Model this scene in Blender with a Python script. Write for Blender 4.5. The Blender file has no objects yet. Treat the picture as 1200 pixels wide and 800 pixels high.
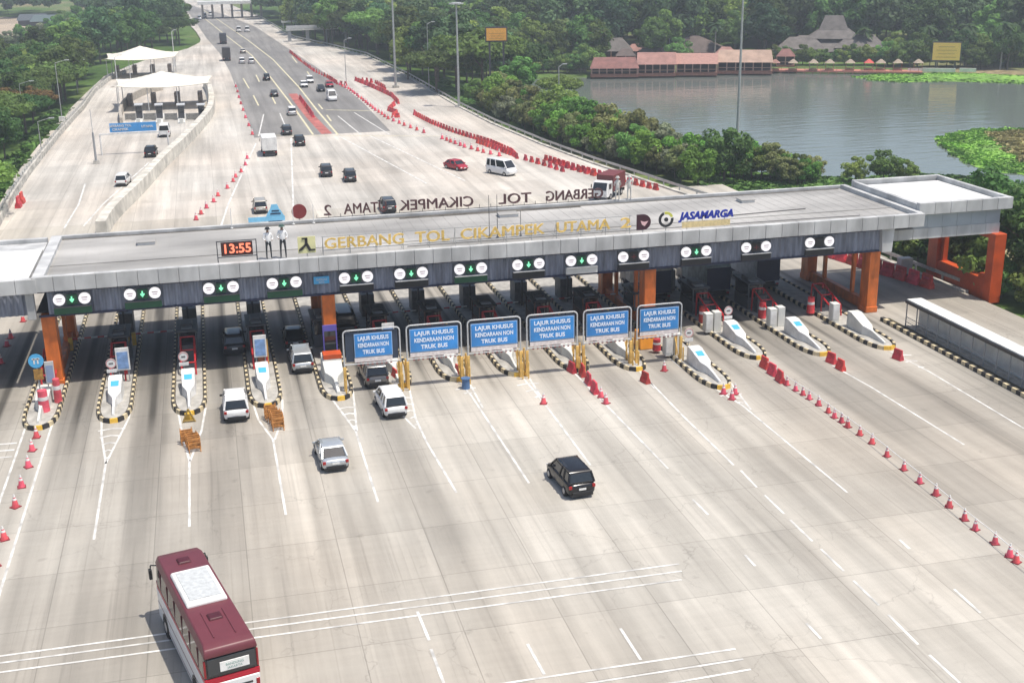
import bpy, math, random, bmesh
import numpy as np
from mathutils import Vector, Matrix
R = math.radians
S = bpy.context.scene
COL = S.collection
rnd = random.Random(7)

# ---------------------------------------------------------------- camera, sky, sun, exposure
CX, CY, F, H = 600.0, 400.0, 1434.0, 30.0
_R = np.array([[0.97026362, 0.08779626, -0.22556665], [-0.24162988, 0.29639932, -0.92399266], [-0.0142653, 0.95102011, 0.30879968]])
cam = bpy.data.cameras.new('camera'); cam.sensor_width = 36; cam.lens = 36 * F / 1200; cam.clip_end = 6000; cam.clip_start = 0.5
co = bpy.data.objects.new('camera', cam); COL.objects.link(co)
co.matrix_world = Matrix([list(map(float, _R[0])) + [0], list(map(float, _R[1])) + [0], list(map(float, _R[2])) + [H], [0, 0, 0, 1]])
S.camera = co
SUN = Vector((0.27, -0.22, 1.0)).normalized()
w = bpy.data.worlds.new('World'); S.world = w; w.use_nodes = True
nt = w.node_tree; nt.nodes.clear()
sky = nt.nodes.new('ShaderNodeTexSky'); sky.sky_type = 'NISHITA'; sky.sun_disc = False
sky.sun_elevation = math.asin(SUN.z); sky.sun_rotation = math.atan2(SUN.x, SUN.y); sky.dust_density = 2.5; sky.air_density = 1.0
bg = nt.nodes.new('ShaderNodeBackground'); bg.inputs[1].default_value = 0.14
wo = nt.nodes.new('ShaderNodeOutputWorld'); nt.links.new(sky.outputs[0], bg.inputs[0]); nt.links.new(bg.outputs[0], wo.inputs[0])
sl = bpy.data.lights.new('sun', 'SUN'); sl.energy = 4.2; sl.angle = R(0.9); sl.color = (1, 0.935, 0.84)
so = bpy.data.objects.new('sun', sl); COL.objects.link(so); so.rotation_euler = SUN.to_track_quat('Z', 'Y').to_euler()
S.view_settings.view_transform = 'Standard'; S.view_settings.look = 'None'; S.view_settings.gamma = 1; S.view_settings.exposure = 0.16
S.view_settings.use_curve_mapping = False
S.cycles.volume_bounces = 0; S.cycles.max_bounces = 6; S.cycles.transparent_max_bounces = 6

def G(px, py, z=0.0):
    """measured photo position -> world point on the level z"""
    d = _R @ np.array([px - CX, -(py - CY), -F]); t = (z - H) / d[2]
    return float(d[0] * t), float(d[1] * t)
def face(px):
    d = _R @ np.array([px - CX, 320.0, -F]); return -math.atan2(d[0], d[1])

# ---------------------------------------------------------------- materials
MATS = {}
def mat(name, col, rough=0.6, metal=0.0, var=0.12, scale=2.0, emit=0, bump=0.0, rnd_obj=0.0, spec=0.5, stretch=None, hue=0.25):
    if name in MATS: return MATS[name]
    m = bpy.data.materials.new(name); MATS[name] = m; m.use_nodes = True
    n = m.node_tree.nodes; l = m.node_tree.links; p = n['Principled BSDF']
    p.inputs['Roughness'].default_value = rough; p.inputs['Metallic'].default_value = metal
    p.inputs['Specular IOR Level'].default_value = spec
    tc = n.new('ShaderNodeTexCoord'); no = n.new('ShaderNodeTexNoise'); no.inputs['Scale'].default_value = scale; no.inputs['Detail'].default_value = 4
    src = tc.outputs['Object']
    if stretch:
        mp = n.new('ShaderNodeMapping'); mp.inputs['Scale'].default_value = stretch; l.new(src, mp.inputs[0]); src = mp.outputs[0]
    l.new(src, no.inputs['Vector'])
    mr = n.new('ShaderNodeMapRange'); mr.inputs['From Min'].default_value = 0.3; mr.inputs['From Max'].default_value = 0.7
    mr.inputs['To Min'].default_value = 1 - var; mr.inputs['To Max'].default_value = 1 + var * 0.5
    l.new(no.outputs['Fac'], mr.inputs['Value'])
    mx = n.new('ShaderNodeVectorMath'); mx.operation = 'SCALE'; mx.inputs[0].default_value = col[:3]
    l.new(mr.outputs[0], mx.inputs['Scale']); out = mx.outputs[0]
    if rnd_obj:
        oi = n.new('ShaderNodeObjectInfo'); hs = n.new('ShaderNodeHueSaturation')
        a = n.new('ShaderNodeMapRange'); a.inputs['To Min'].default_value = 0.5 - 0.04 * hue; a.inputs['To Max'].default_value = 0.5 + 0.025 * hue
        b = n.new('ShaderNodeMapRange'); b.inputs['To Min'].default_value = 1 - 0.45 * rnd_obj; b.inputs['To Max'].default_value = 1 + 0.5 * rnd_obj
        wn = n.new('ShaderNodeTexWhiteNoise'); wn.noise_dimensions = '1D'
        l.new(oi.outputs['Random'], a.inputs[0]); l.new(oi.outputs['Random'], wn.inputs['W']); l.new(wn.outputs['Value'], b.inputs[0])
        l.new(a.outputs[0], hs.inputs['Hue']); l.new(b.outputs[0], hs.inputs['Value']); l.new(out, hs.inputs['Color']); out = hs.outputs[0]
    l.new(out, p.inputs['Base Color'])
    if bump:
        bp = n.new('ShaderNodeBump'); bp.inputs['Strength'].default_value = bump; bp.inputs['Distance'].default_value = 0.05
        l.new(no.outputs['Fac'], bp.inputs['Height']); l.new(bp.outputs[0], p.inputs['Normal'])
    if emit:
        p.inputs['Emission Color'].default_value = (*col[:3], 1); p.inputs['Emission Strength'].default_value = emit
    return m

def leafmat(name, col, rnd_obj=1.0):
    if name in MATS: return MATS[name]
    m = mat(name, col, 0.65, 0, var=0.5, scale=0.45, rnd_obj=rnd_obj, spec=0.25, hue=1.2 * rnd_obj)
    n = m.node_tree.nodes; l = m.node_tree.links; p = n['Principled BSDF']
    tr = n.new('ShaderNodeBsdfTranslucent'); ms = n.new('ShaderNodeMixShader'); ms.inputs[0].default_value = 0.34
    src = p.inputs['Base Color'].links[0].from_socket
    l.new(src, tr.inputs[0]); l.new(p.outputs[0], ms.inputs[1]); l.new(tr.outputs[0], ms.inputs[2])
    l.new(ms.outputs[0], n['Material Output'].inputs[0])
    return m

white = mat('white_paint', (0.74, 0.735, 0.71), 0.5, var=0.22, scale=1.6)
offwhite = mat('off_white', (0.66, 0.66, 0.62), 0.6, var=0.18, scale=1.2)
black = mat('black_plastic', (0.02, 0.02, 0.022), 0.5)
dkgrey = mat('dark_grey_metal', (0.06, 0.062, 0.07), 0.5)
grey = mat('grey_metal', (0.34, 0.35, 0.36), 0.5, 0.2)
ltgrey = mat('light_grey_metal', (0.55, 0.56, 0.56), 0.45, 0.1)
galv = mat('galvanised_steel', (0.48, 0.49, 0.48), 0.5, 0.5, var=0.2, scale=4)
glass = mat('dark_window_glass', (0.018, 0.022, 0.026), 0.08, 0, spec=0.8)
glass2 = mat('rear_glass', (0.03, 0.035, 0.04), 0.12, 0, spec=0.8)
tyre = mat('tyre_rubber', (0.018, 0.018, 0.018), 0.85)
rimm = mat('wheel_rim', (0.45, 0.45, 0.46), 0.35, 0.7)
red = mat('red_plastic', (0.58, 0.05, 0.05), 0.6, var=0.45, rnd_obj=0.7)
pinkred = mat('faded_red_plastic', (0.78, 0.11, 0.14), 0.5, var=0.35, rnd_obj=0.6)
redpaint = mat('red_paint', (0.5, 0.025, 0.03), 0.45)
orange = mat('orange_cladding', (0.66, 0.16, 0.025), 0.5, var=0.4, scale=1.6, stretch=(1, 1, .4))
orangedk = mat('orange_red_with_shade', (0.58, 0.085, 0.015), 0.5, var=0.25, scale=0.8)  # orange-red with the right portal's shade put into the colour
orangebar = mat('orange_barricade_plastic', (0.5, 0.22, 0.06), 0.7, var=0.6, scale=3)
yellow = mat('yellow_paint', (0.78, 0.48, 0.06), 0.5, var=0.25, scale=3)
yelleg = mat('yellow_leg_paint', (0.72, 0.45, 0.12), 0.55, var=0.3, scale=3)
cream = mat('cream_kerb_paint', (0.62, 0.52, 0.33), 0.7, var=0.25, scale=3)
kblack = mat('black_kerb_paint', (0.035, 0.032, 0.03), 0.75, var=0.3, scale=3)
blue = mat('blue_sign', (0.035, 0.24, 0.62), 0.4, var=0.3, scale=0.8, rnd_obj=0.25, hue=0.1)
bluelt = mat('light_blue_sign', (0.08, 0.42, 0.75), 0.4, var=0.1)
navy = mat('navy_paint', (0.012, 0.02, 0.06), 0.4)
green = mat('dark_green_sign', (0.012, 0.09, 0.04), 0.45, var=0.2)
ledgreen = mat('green_led', (0.25, 0.9, 0.5), 0.5, emit=0.8)
ledred = mat('red_led', (0.9, 0.08, 0.04), 0.5, emit=0.9)
ledclock = mat('clock_led', (1.0, 0.22, 0.12), 0.5, emit=1.0)
maroon = mat('maroon_paint', (0.135, 0.03, 0.04), 0.45, var=0.08, spec=0.5)
taill = mat('red_tail_lamp', (0.35, 0.01, 0.01), 0.3)
headl = mat('clear_lamp', (0.7, 0.7, 0.68), 0.2)
plate = mat('white_plate', (0.8, 0.8, 0.78), 0.5)
concrete = mat('kerb_concrete', (0.40, 0.385, 0.35), 0.85, var=0.3, scale=1.5)
wallconc = mat('parapet_concrete', (0.50, 0.48, 0.43), 0.85, var=0.45, scale=0.7, stretch=(1, 1, 3))
markw = mat('road_marking_white', (0.66, 0.65, 0.615), 0.75, var=0.42, scale=1.1)
marky = mat('road_marking_cream', (0.62, 0.57, 0.38), 0.7, var=0.25, scale=1.0)
bark = mat('bark', (0.16, 0.13, 0.10), 0.9, var=0.4, scale=3)
palebark = mat('pale_bark', (0.36, 0.34, 0.30), 0.9, var=0.3, scale=3)
tent = mat('tent_membrane', (0.78, 0.73, 0.61), 0.6, var=0.06, scale=0.3)
lettery = mat('yellow_letter', (0.80, 0.55, 0.16), 0.5, var=0.35, scale=3)
letterb = mat('blue_letter', (0.01, 0.03, 0.35), 0.4, var=0.1)
letterd = mat('dark_letter', (0.10, 0.045, 0.045), 0.5, var=0.2)

# ---------------------------------------------------------------- mesh helpers
class MB:
    def __init__(s): s.v = []; s.f = []; s.m = []
    def add(s, vs, fs, mi=0):
        o = len(s.v); s.v += [tuple(map(float, q)) for q in vs]; s.f += [tuple(i + o for i in f) for f in fs]; s.m += [mi] * len(fs); return s
    def box(s, cx, cy, cz, sx, sy, sz, rz=0, mi=0, tx=1, ty=1):
        """centre xy, BOTTOM z; tx,ty = taper of the top"""
        c, n = math.cos(rz), math.sin(rz); vs = []
        for z, kx, ky in ((cz, 1, 1), (cz + sz, tx, ty)):
            for a, b in ((-1, -1), (1, -1), (1, 1), (-1, 1)):
                x, y = a * sx / 2 * kx, b * sy / 2 * ky; vs.append((cx + x * c - y * n, cy + x * n + y * c, z))
        return s.add(vs, [(3, 2, 1, 0), (4, 5, 6, 7), (0, 1, 5, 4), (1, 2, 6, 5), (2, 3, 7, 6), (3, 0, 4, 7)], mi)
    def tube(s, p0, p1, r0, r1=None, n=8, mi=0):
        r1 = r0 if r1 is None else r1; p0 = Vector(p0); p1 = Vector(p1); d = (p1 - p0).normalized()
        a = d.orthogonal().normalized(); b = d.cross(a); vs = []
        for p, r in ((p0, r0), (p1, r1)):
            for i in range(n):
                t = 2 * math.pi * i / n; vs.append(p + a * math.cos(t) * r + b * math.sin(t) * r)
        return s.add(vs, [(i, (i + 1) % n, n + (i + 1) % n, n + i) for i in range(n)] + [tuple(range(n - 1, -1, -1)), tuple(range(n, 2 * n))], mi)
    def path(s, pts, r, n=6, mi=0):
        for a, b in zip(pts, pts[1:]): s.tube(a, b, r, r, n, mi)
        return s
    def prism(s, poly, z0, z1, mi=0):
        n = len(poly); vs = [(x, y, z0) for x, y in poly] + [(x, y, z1) for x, y in poly]
        return s.add(vs, [tuple(range(n - 1, -1, -1)), tuple(range(n, 2 * n))] + [(i, (i + 1) % n, n + (i + 1) % n, n + i) for i in range(n)], mi)
    def loft(s, secs, cap=True, mi=0):
        n = len(secs[0]); o = []; fs = []
        for sc in secs: o += sc
        for k in range(len(secs) - 1):
            for i in range(n): fs.append((k * n + i, k * n + (i + 1) % n, (k + 1) * n + (i + 1) % n, (k + 1) * n + i))
        if cap: fs += [tuple(range(n - 1, -1, -1)), tuple(range((len(secs) - 1) * n, len(secs) * n))]
        return s.add(o, fs, mi)
    def mesh(s, name, mats, smooth=None):
        me = bpy.data.meshes.new(name); me.from_pydata(s.v, [], s.f); me.update()
        for m in (mats if isinstance(mats, (list, tuple)) else [mats]): me.materials.append(m)
        if any(s.m): me.polygons.foreach_set('material_index', s.m)
        bm = bmesh.new(); bm.from_mesh(me); bmesh.ops.recalc_face_normals(bm, faces=bm.faces); bm.to_mesh(me); bm.free()
        if smooth:
            me.polygons.foreach_set('use_smooth', [True] * len(me.polygons)); me.set_sharp_from_angle(angle=R(smooth))
        return me
    def build(s, name, mats, parent=None, smooth=None, loc=None, rz=0, bevel=0, sc=None):
        o = bpy.data.objects.new(name, s.mesh(name, mats, smooth)); COL.objects.link(o)
        if parent: o.parent = parent
        if loc: o.location = loc
        o.rotation_euler.z = rz
        if sc: o.scale = sc
        if bevel:
            b = o.modifiers.new('bevel', 'BEVEL'); b.width = bevel; b.segments = 2; b.limit_method = 'ANGLE'; b.angle_limit = R(40)
        return o
def tag(o, label=None, cat=None, group=None, kind=None):
    if kind: o['kind'] = kind
    if label: o['label'] = label
    if cat: o['category'] = cat
    if group: o['group'] = group
    return o
def thing(name, label, cat, loc=(0, 0, 0), rz=0, group=None):
    o = bpy.data.objects.new(name, None); COL.objects.link(o); o.location = loc; o.rotation_euler.z = rz
    o.empty_display_size = 0.3
    return tag(o, label, cat, group)
def copy_tree(o, loc=None, rz=None, label=None, group=None, parent=None, scale=None):
    c = o.copy(); COL.objects.link(c)
    if parent: c.parent = parent
    if loc is not None: c.location = loc
    if rz is not None: c.rotation_euler.z = rz
    if label: c['label'] = label
    if group: c['group'] = group
    if scale: c.scale = scale
    for ch in KIDS.get(o.name, None) or [x for x in o.children]: copy_tree(ch, parent=c)
    return c
KIDS = {}
def struct(mb, name, m, **k): return tag(mb.build(name, m, **k), kind='structure')
def text_mesh(txt, size, depth=0.02, bold=0.0, align='CENTER', space=1.0, shear=0):
    cu = bpy.data.curves.new('t', 'FONT'); cu.body = txt; cu.size = size; cu.extrude = depth; cu.offset = bold; cu.align_x = align; cu.align_y = 'CENTER'
    cu.space_character = space; cu.shear = shear; cu.resolution_u = 3
    ob = bpy.data.objects.new('t', cu); COL.objects.link(ob); dg = bpy.context.evaluated_depsgraph_get()
    me = bpy.data.meshes.new_from_object(ob.evaluated_get(dg)); bpy.data.objects.remove(ob); return me
def text(name, txt, size, m, parent, loc, rot=(R(90), 0, 0), **k):
    me = text_mesh(txt, size, **k); me.materials.clear(); me.materials.append(m)
    o = bpy.data.objects.new(name, me); COL.objects.link(o); o.parent = parent; o.location = loc; o.rotation_euler = rot; return o
def thicken(me, d):
    bm = bmesh.new(); bm.from_mesh(me); g = bmesh.ops.duplicate(bm, geom=bm.verts[:] + bm.edges[:] + bm.faces[:]); vs = [v for v in g['geom'] if isinstance(v, bmesh.types.BMVert)]
    bmesh.ops.translate(bm, verts=vs, vec=(d, d * .5, .003)); bm.to_mesh(me); bm.free()
NTH = ['first', 'second', 'third', 'fourth', 'fifth', 'sixth', 'seventh', 'eighth', 'ninth', 'tenth', 'eleventh', 'twelfth', 'thirteenth', 'fourteenth']
def resample(pts, step):
    out = []; acc = 0
    for (x0, y0), (x1, y1) in zip(pts, pts[1:]):
        d = math.hypot(x1 - x0, y1 - y0)
        while acc <= d:
            t = acc / d; out.append((x0 + (x1 - x0) * t, y0 + (y1 - y0) * t, math.atan2(y1 - y0, x1 - x0))); acc += step
        acc -= d
    return out
# ---------------------------------------------------------------- terrain, water
lake = [G(*p, -3) for p in [(560, 112), (598, 99), (640, 91), (690, 91), (800, 89), (905, 85), (1040, 84), (1120, 86), (1200, 90), (1420, 100), (1420, 250), (1260, 232), (1190, 217), (1130, 209), (1060, 206), (1000, 212), (930, 208), (860, 203), (780, 175), (700, 146), (620, 128)]]
LP = np.array(lake)
def sdf(X, Y, P):
    d = np.full(X.shape, 1e9); ins = np.zeros(X.shape, bool); n = len(P)
    for i in range(n):
        ax, ay = P[i]; bx, by = P[(i + 1) % n]; ex, ey = bx - ax, by - ay
        t = np.clip(((X - ax) * ex + (Y - ay) * ey) / (ex * ex + ey * ey), 0, 1)
        d = np.minimum(d, np.hypot(X - ax - t * ex, Y - ay - t * ey))
        c = ((ay > Y) != (by > Y)) & (X < (bx - ax) * (Y - ay) / (by - ay + 1e-12) + ax); ins ^= c
    return np.where(ins, -d, d)
RAIL = [G(*p) for p in [(800, 226), (790, 222), (740, 205), (700, 192), (640, 170), (580, 145), (540, 125), (480, 90), (430, 65), (385, 54), (345, 45), (300, 18), (275, 8), (262, 3)]]
RAIL = [(64.5, 92.0), (63.0, 112.0)] + RAIL[1:]
ry = np.array([p[1] for p in RAIL]); rx = np.array([p[0] for p in RAIL])
def ground_z(X, Y):
    s = sdf(X, Y, LP)
    edge = np.interp(Y, ry, rx)
    base = -0.35 - 2.0 * np.clip((X - edge - 4) / 14, 0, 1) * (Y < 520)
    base = base - 1.2 * np.clip((-27 - X) / 12, 0, 1)
    return np.where(s < 0, np.maximum(-3 + s * 0.35, -6), np.minimum(base, -2.9 + s * 0.28))
xs = np.array(sorted(set(list(range(-1500, -80, 60)) + list(range(-80, 40, 8)) + list(range(40, 330, 3)) + list(range(330, 2200, 60)))), float)
ys = np.array(sorted(set(list(range(-80, 120, 20)) + list(range(120, 420, 3)) + list(range(420, 700, 20)) + list(range(700, 3000, 100)))), float)
X, Y = np.meshgrid(xs, ys, indexing='ij'); Z = ground_z(X, Y); nx, ny = X.shape
me = bpy.data.meshes.new('ground'); me.from_pydata(np.stack([X, Y, Z], -1).reshape(-1, 3).tolist(), [], [(i * ny + j, (i + 1) * ny + j, (i + 1) * ny + j + 1, i * ny + j + 1) for i in range(nx - 1) for j in range(ny - 1)])
gm = bpy.data.materials.new('grassy_ground'); gm.use_nodes = True; n = gm.node_tree.nodes; l = gm.node_tree.links; p = n['Principled BSDF']; p.inputs['Roughness'].default_value = 0.95; p.inputs['Specular IOR Level'].default_value = 0.1
tc = n.new('ShaderNodeTexCoord'); n1 = n.new('ShaderNodeTexNoise'); n1.inputs['Scale'].default_value = 0.012; n1.inputs['Detail'].default_value = 6
mp = n.new('ShaderNodeMapping'); mp.inputs['Scale'].default_value = (1.0, 0.55, 1); l.new(tc.outputs['Object'], mp.inputs[0]); l.new(mp.outputs[0], n1.inputs['Vector'])
n2 = n.new('ShaderNodeTexNoise'); n2.inputs['Scale'].default_value = 0.5; n2.inputs['Detail'].default_value = 5; l.new(tc.outputs['Object'], n2.inputs['Vector'])
cr = n.new('ShaderNodeValToRGB'); e = cr.color_ramp; e.elements[0].position = 0.40; e.elements[0].color = (0.05, 0.10, 0.022, 1); e.elements[1].position = 0.62; e.elements[1].color = (0.30, 0.24, 0.15, 1)
q = e.elements.new(0.5); q.color = (0.10, 0.17, 0.045, 1)
l.new(n1.outputs['Fac'], cr.inputs[0]); mxx = n.new('ShaderNodeMix'); mxx.data_type = 'RGBA'; mxx.blend_type = 'MULTIPLY'; mxx.inputs[0].default_value = 0.8
c2 = n.new('ShaderNodeValToRGB'); c2.color_ramp.elements[0].position = 0.3; c2.color_ramp.elements[0].color = (0.45, 0.45, 0.4, 1); c2.color_ramp.elements[1].position = 0.7; c2.color_ramp.elements[1].color = (1.2, 1.2, 1.1, 1)
l.new(n2.outputs['Fac'], c2.inputs[0]); l.new(cr.outputs[0], mxx.inputs[6]); l.new(c2.outputs[0], mxx.inputs[7]); l.new(mxx.outputs[2], p.inputs['Base Color'])
me.materials.append(gm); o = bpy.data.objects.new('ground', me); COL.objects.link(o); tag(o, kind='structure')
me.polygons.foreach_set('use_smooth', [True] * len(me.polygons))
wm = bpy.data.materials.new('lake_water'); wm.use_nodes = True; n = wm.node_tree.nodes; l = wm.node_tree.links; p = n['Principled BSDF']
p.inputs['Base Color'].default_value = (0.145, 0.17, 0.155, 1); p.inputs['Roughness'].default_value = 0.1; p.inputs['IOR'].default_value = 1.33; p.inputs['Specular IOR Level'].default_value = 0.8
tc = n.new('ShaderNodeTexCoord'); n1 = n.new('ShaderNodeTexNoise'); n1.inputs['Scale'].default_value = 0.35; n1.inputs['Detail'].default_value = 5
mp = n.new('ShaderNodeMapping'); mp.inputs['Scale'].default_value = (0.35, 1.4, 1); l.new(tc.outputs['Object'], mp.inputs[0]); l.new(mp.outputs[0], n1.inputs['Vector'])
b = n.new('ShaderNodeBump'); b.inputs['Strength'].default_value = 0.35; b.inputs['Distance'].default_value = 0.25; l.new(n1.outputs['Fac'], b.inputs['Height']); l.new(b.outputs[0], p.inputs['Normal'])
struct(MB().add([(40, 135, -3), (420, 135, -3), (420, 420, -3), (40, 420, -3)], [(0, 1, 2, 3)]), 'lake_water', wm)

# ---------------------------------------------------------------- pavement
ISX = [-12.67, -7.91, -2.94, 2.24, 7.24, 11.67, 15.99, 20.44, 25.02, 29.12, 33.6, 38.74, 43.76, 49.21]
LANE = [(a + b) / 2 for a, b in zip(ISX, ISX[1:])]
def pave_mat(name, base, warm, joints=True):
    m = bpy.data.materials.new(name); m.use_nodes = True; n = m.node_tree.nodes; l = m.node_tree.links; p = n['Principled BSDF']; p.inputs['Roughness'].default_value = 0.85; p.inputs['Specular IOR Level'].default_value = 0.25
    tc = n.new('ShaderNodeTexCoord')
    def noise(sc, vec, det=5, rough=0.55):
        t = n.new('ShaderNodeTexNoise'); t.inputs['Scale'].default_value = sc; t.inputs['Detail'].default_value = det; t.inputs['Roughness'].default_value = rough
        mp = n.new('ShaderNodeMapping'); mp.inputs['Scale'].default_value = vec; l.new(tc.outputs['Object'], mp.inputs[0]); l.new(mp.outputs[0], t.inputs['Vector']); return t.outputs['Fac']
    def rng(v, a, b, c, d):
        r = n.new('ShaderNodeMapRange'); r.inputs['From Min'].default_value = a; r.inputs['From Max'].default_value = b; r.inputs['To Min'].default_value = c; r.inputs['To Max'].default_value = d; l.new(v, r.inputs[0]); return r.outputs[0]
    def mul(a, b):
        t = n.new('ShaderNodeMath'); t.operation = 'MULTIPLY'; l.new(a, t.inputs[0]); l.new(b, t.inputs[1]); return t.outputs[0]
    f = rng(noise(1.0, (0.7, 0.022, 1)), 0.3, 0.7, 0.76, 1.16)           # wear drawn out along the lanes
    f = mul(f, rng(noise(0.07, (1, 0.6, 1)), 0.35, 0.65, 0.84, 1.12))
    f = mul(f, rng(noise(2.2, (1, 0.15, 1), 6, 0.7), 0.3, 0.7, 0.955, 1.035))
    f = mul(f, rng(noise(1.4, (0.12, 1.6, 1), 4, 0.6), 0.3, 0.7, 0.965, 1.03))
    if joints:
        bt = n.new('ShaderNodeTexBrick'); bt.offset = 0; bt.inputs['Scale'].default_value = 1; bt.inputs['Brick Width'].default_value = 4.7; bt.inputs['Row Height'].default_value = 5.4
        bt.inputs['Mortar Size'].default_value = 0.03; bt.inputs['Mortar Smooth'].default_value = 0.3; bt.inputs['Color1'].default_value = (1.05, 1.05, 1.04, 1); bt.inputs['Color2'].default_value = (0.90, 0.895, 0.88, 1); bt.inputs['Mortar'].default_value = (0.70, 0.69, 0.67, 1)
        l.new(tc.outputs['Object'], bt.inputs['Vector']); s = n.new('ShaderNodeSeparateColor'); l.new(bt.outputs[0], s.inputs[0]); f = mul(f, s.outputs[0])
    vo = n.new('ShaderNodeTexVoronoi'); vo.feature = 'DISTANCE_TO_EDGE'; vo.inputs['Scale'].default_value = 0.16
    dn = n.new('ShaderNodeTexNoise'); dn.inputs['Scale'].default_value = 0.9; dn.inputs['Detail'].default_value = 5; l.new(tc.outputs['Object'], dn.inputs['Vector'])
    va = n.new('ShaderNodeVectorMath'); va.operation = 'MULTIPLY_ADD'; va.inputs[1].default_value = (2.2, 2.2, 0); l.new(dn.outputs['Color'], va.inputs[0]); l.new(tc.outputs['Object'], va.inputs[2]); l.new(va.outputs[0], vo.inputs['Vector'])
    crk = rng(vo.outputs['Distance'], 0.0, 0.007, 0.0, 1.0); msk = rng(noise(0.06, (1, 1, 1)), 0.46, 0.56, 1.0, 0.0)
    mxk = n.new('ShaderNodeMath'); mxk.operation = 'MAXIMUM'; l.new(crk, mxk.inputs[0]); l.new(msk, mxk.inputs[1]); f = mul(f, rng(mxk.outputs[0], 0, 1, 0.80, 1.0))
    f = mul(f, rng(noise(1.1, (1, 1, 1), 3, 0.5), 0.66, 0.74, 1.0, 0.86)) ; f = mul(f, rng(noise(3.2, (1.6, 0.02, 1), 2, 0.5), 0.58, 0.72, 1.0, 0.86))
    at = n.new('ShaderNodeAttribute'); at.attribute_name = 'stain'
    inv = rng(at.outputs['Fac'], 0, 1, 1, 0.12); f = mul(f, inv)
    mxc = n.new('ShaderNodeMix'); mxc.data_type = 'RGBA'; mxc.inputs[6].default_value = (*base, 1); mxc.inputs[7].default_value = (*warm, 1)
    l.new(rng(noise(0.05, (1, 0.5, 1)), 0.4, 0.65, 0, 1), mxc.inputs[0])
    v = n.new('ShaderNodeVectorMath'); v.operation = 'SCALE'; l.new(mxc.outputs[2], v.inputs[0]); l.new(f, v.inputs['Scale']); l.new(v.outputs[0], p.inputs['Base Color'])
    return m
pm = pave_mat('plaza_concrete', (0.475, 0.448, 0.395), (0.47, 0.425, 0.36))
gx = np.arange(-40, 64.01, 0.25); gy = np.arange(26, 146.01, 0.75); X, Y = np.meshgrid(gx, gy, indexing='ij'); nx, ny = X.shape
rs = np.random.RandomState(3)
def n1d(v, step, seed):
    r = np.random.RandomState(seed).rand(4000); k = v / step + 500; i = np.floor(k).astype(int); t = k - i; t = t * t * (3 - 2 * t); return r[i] * (1 - t) + r[i + 1] * t
st = np.zeros(X.shape)
for i, x0 in enumerate([-15.6] + LANE + [51.6]):
    wob = (n1d(Y, 9, i) - 0.5) * 0.35
    near = np.clip((Y - 40) / 45, 0, 1); heavy = (1.35 if i < 6 else 0.75) * (0.8 + 0.5 * rs.rand())
    # oil line in the middle of the lane, strongest where cars stop at the booths
    st += 0.8 * heavy * np.exp(-((X - x0 - wob * 0.6) / 0.24) ** 2) * np.clip((Y - 72 - 5 * rs.rand()) / 14, 0, 1) * (0.55 + 0.6 * n1d(Y, 3.5, i + 40)) * (Y < 112)
    # broad grimy band
    st += 0.20 * heavy * np.exp(-((X - x0 - wob) / 1.0) ** 2) * near * (0.5 + 0.8 * n1d(Y, 12, i + 80))
    for sgn in (-0.85, 0.85):   # wheel paths
        st += 0.10 * heavy * np.exp(-((X - x0 - sgn - wob) / 0.3) ** 2) * np.clip((Y - 30) / 50, 0.15, 1)
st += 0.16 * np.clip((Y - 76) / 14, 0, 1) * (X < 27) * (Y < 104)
st += 0.2 * np.clip((X - 33) / 8, 0, 1) * (0.5 + n1d(X, 1.3, 9) * n1d(Y, 14, 10) * 2) * np.clip((Y - 35) / 30, 0.3, 1) * (Y < 112)
st += 0.11 * np.clip((9 - X) / 9, 0, 1) + 0.07 * n1d(X + 0.1 * Y, 2.6, 31) * (Y < 112)
st += 0.05 * (n1d(X, 1.1, 21) ** 2) * (n1d(X + 0.05 * Y, 3.3, 22) ** 2) * 3
st *= np.where(Y > 112, 0.25, 1)
me = bpy.data.meshes.new('plaza_pavement'); me.from_pydata([(x, y, 0) for x, y in zip(X.ravel().tolist(), Y.ravel().tolist())], [], [(i * ny + j, (i + 1) * ny + j, (i + 1) * ny + j + 1, i * ny + j + 1) for i in range(nx - 1) for j in range(ny - 1)])
a = me.attributes.new('stain', 'FLOAT', 'POINT'); a.data.foreach_set('value', np.clip(st, 0, 0.93).ravel().astype(np.float32)); me.materials.append(pm)
o = bpy.data.objects.new('plaza_pavement', me); COL.objects.link(o); tag(o, kind='structure')
# concrete behind the gate and along the highway: ladder between the left and right edges
pm2 = pave_mat('far_concrete', (0.50, 0.475, 0.43), (0.51, 0.46, 0.40))
LR = [G(*p) for p in [(0, 275), (35, 205), (70, 160), (100, 128), (114, 105)]]
lefte = [(-25.5, 146), (-27, 182), (-27, 221), (-26.5, 258), (-25.5, 290), (-24, 330), (-16, 370), (-4, 410), (0.5, 440), (-1.5, 500), (-5, 560), (-9, 640), (-14, 720), (-30, 900)]
yl = [p[1] for p in lefte]; xl = [p[0] for p in lefte]
mb = MB(); yy = list(np.arange(146, 420, 6)) + list(np.arange(420, 900, 15)); pr_ = []
rx2 = np.array([*rx, -30]); ry2 = np.array([*ry, 900])
for y in yy: pr_.append((float(np.interp(y, yl, xl)), float(np.interp(y, ry2, rx2)), float(y)))
vs = []; 
for a_, b_, y in pr_: vs += [(a_, y, 0), (b_ + 0.3, y, 0)]
mb.add(vs, [(2 * i, 2 * i + 1, 2 * i + 3, 2 * i + 2) for i in range(len(pr_) - 1)])
struct(mb, 'approach_pavement', pm2)
struct(MB().box(-73, 86, -0.4, 66, 120, 0.36), 'side_road_left', pm2) if False else None
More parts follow.
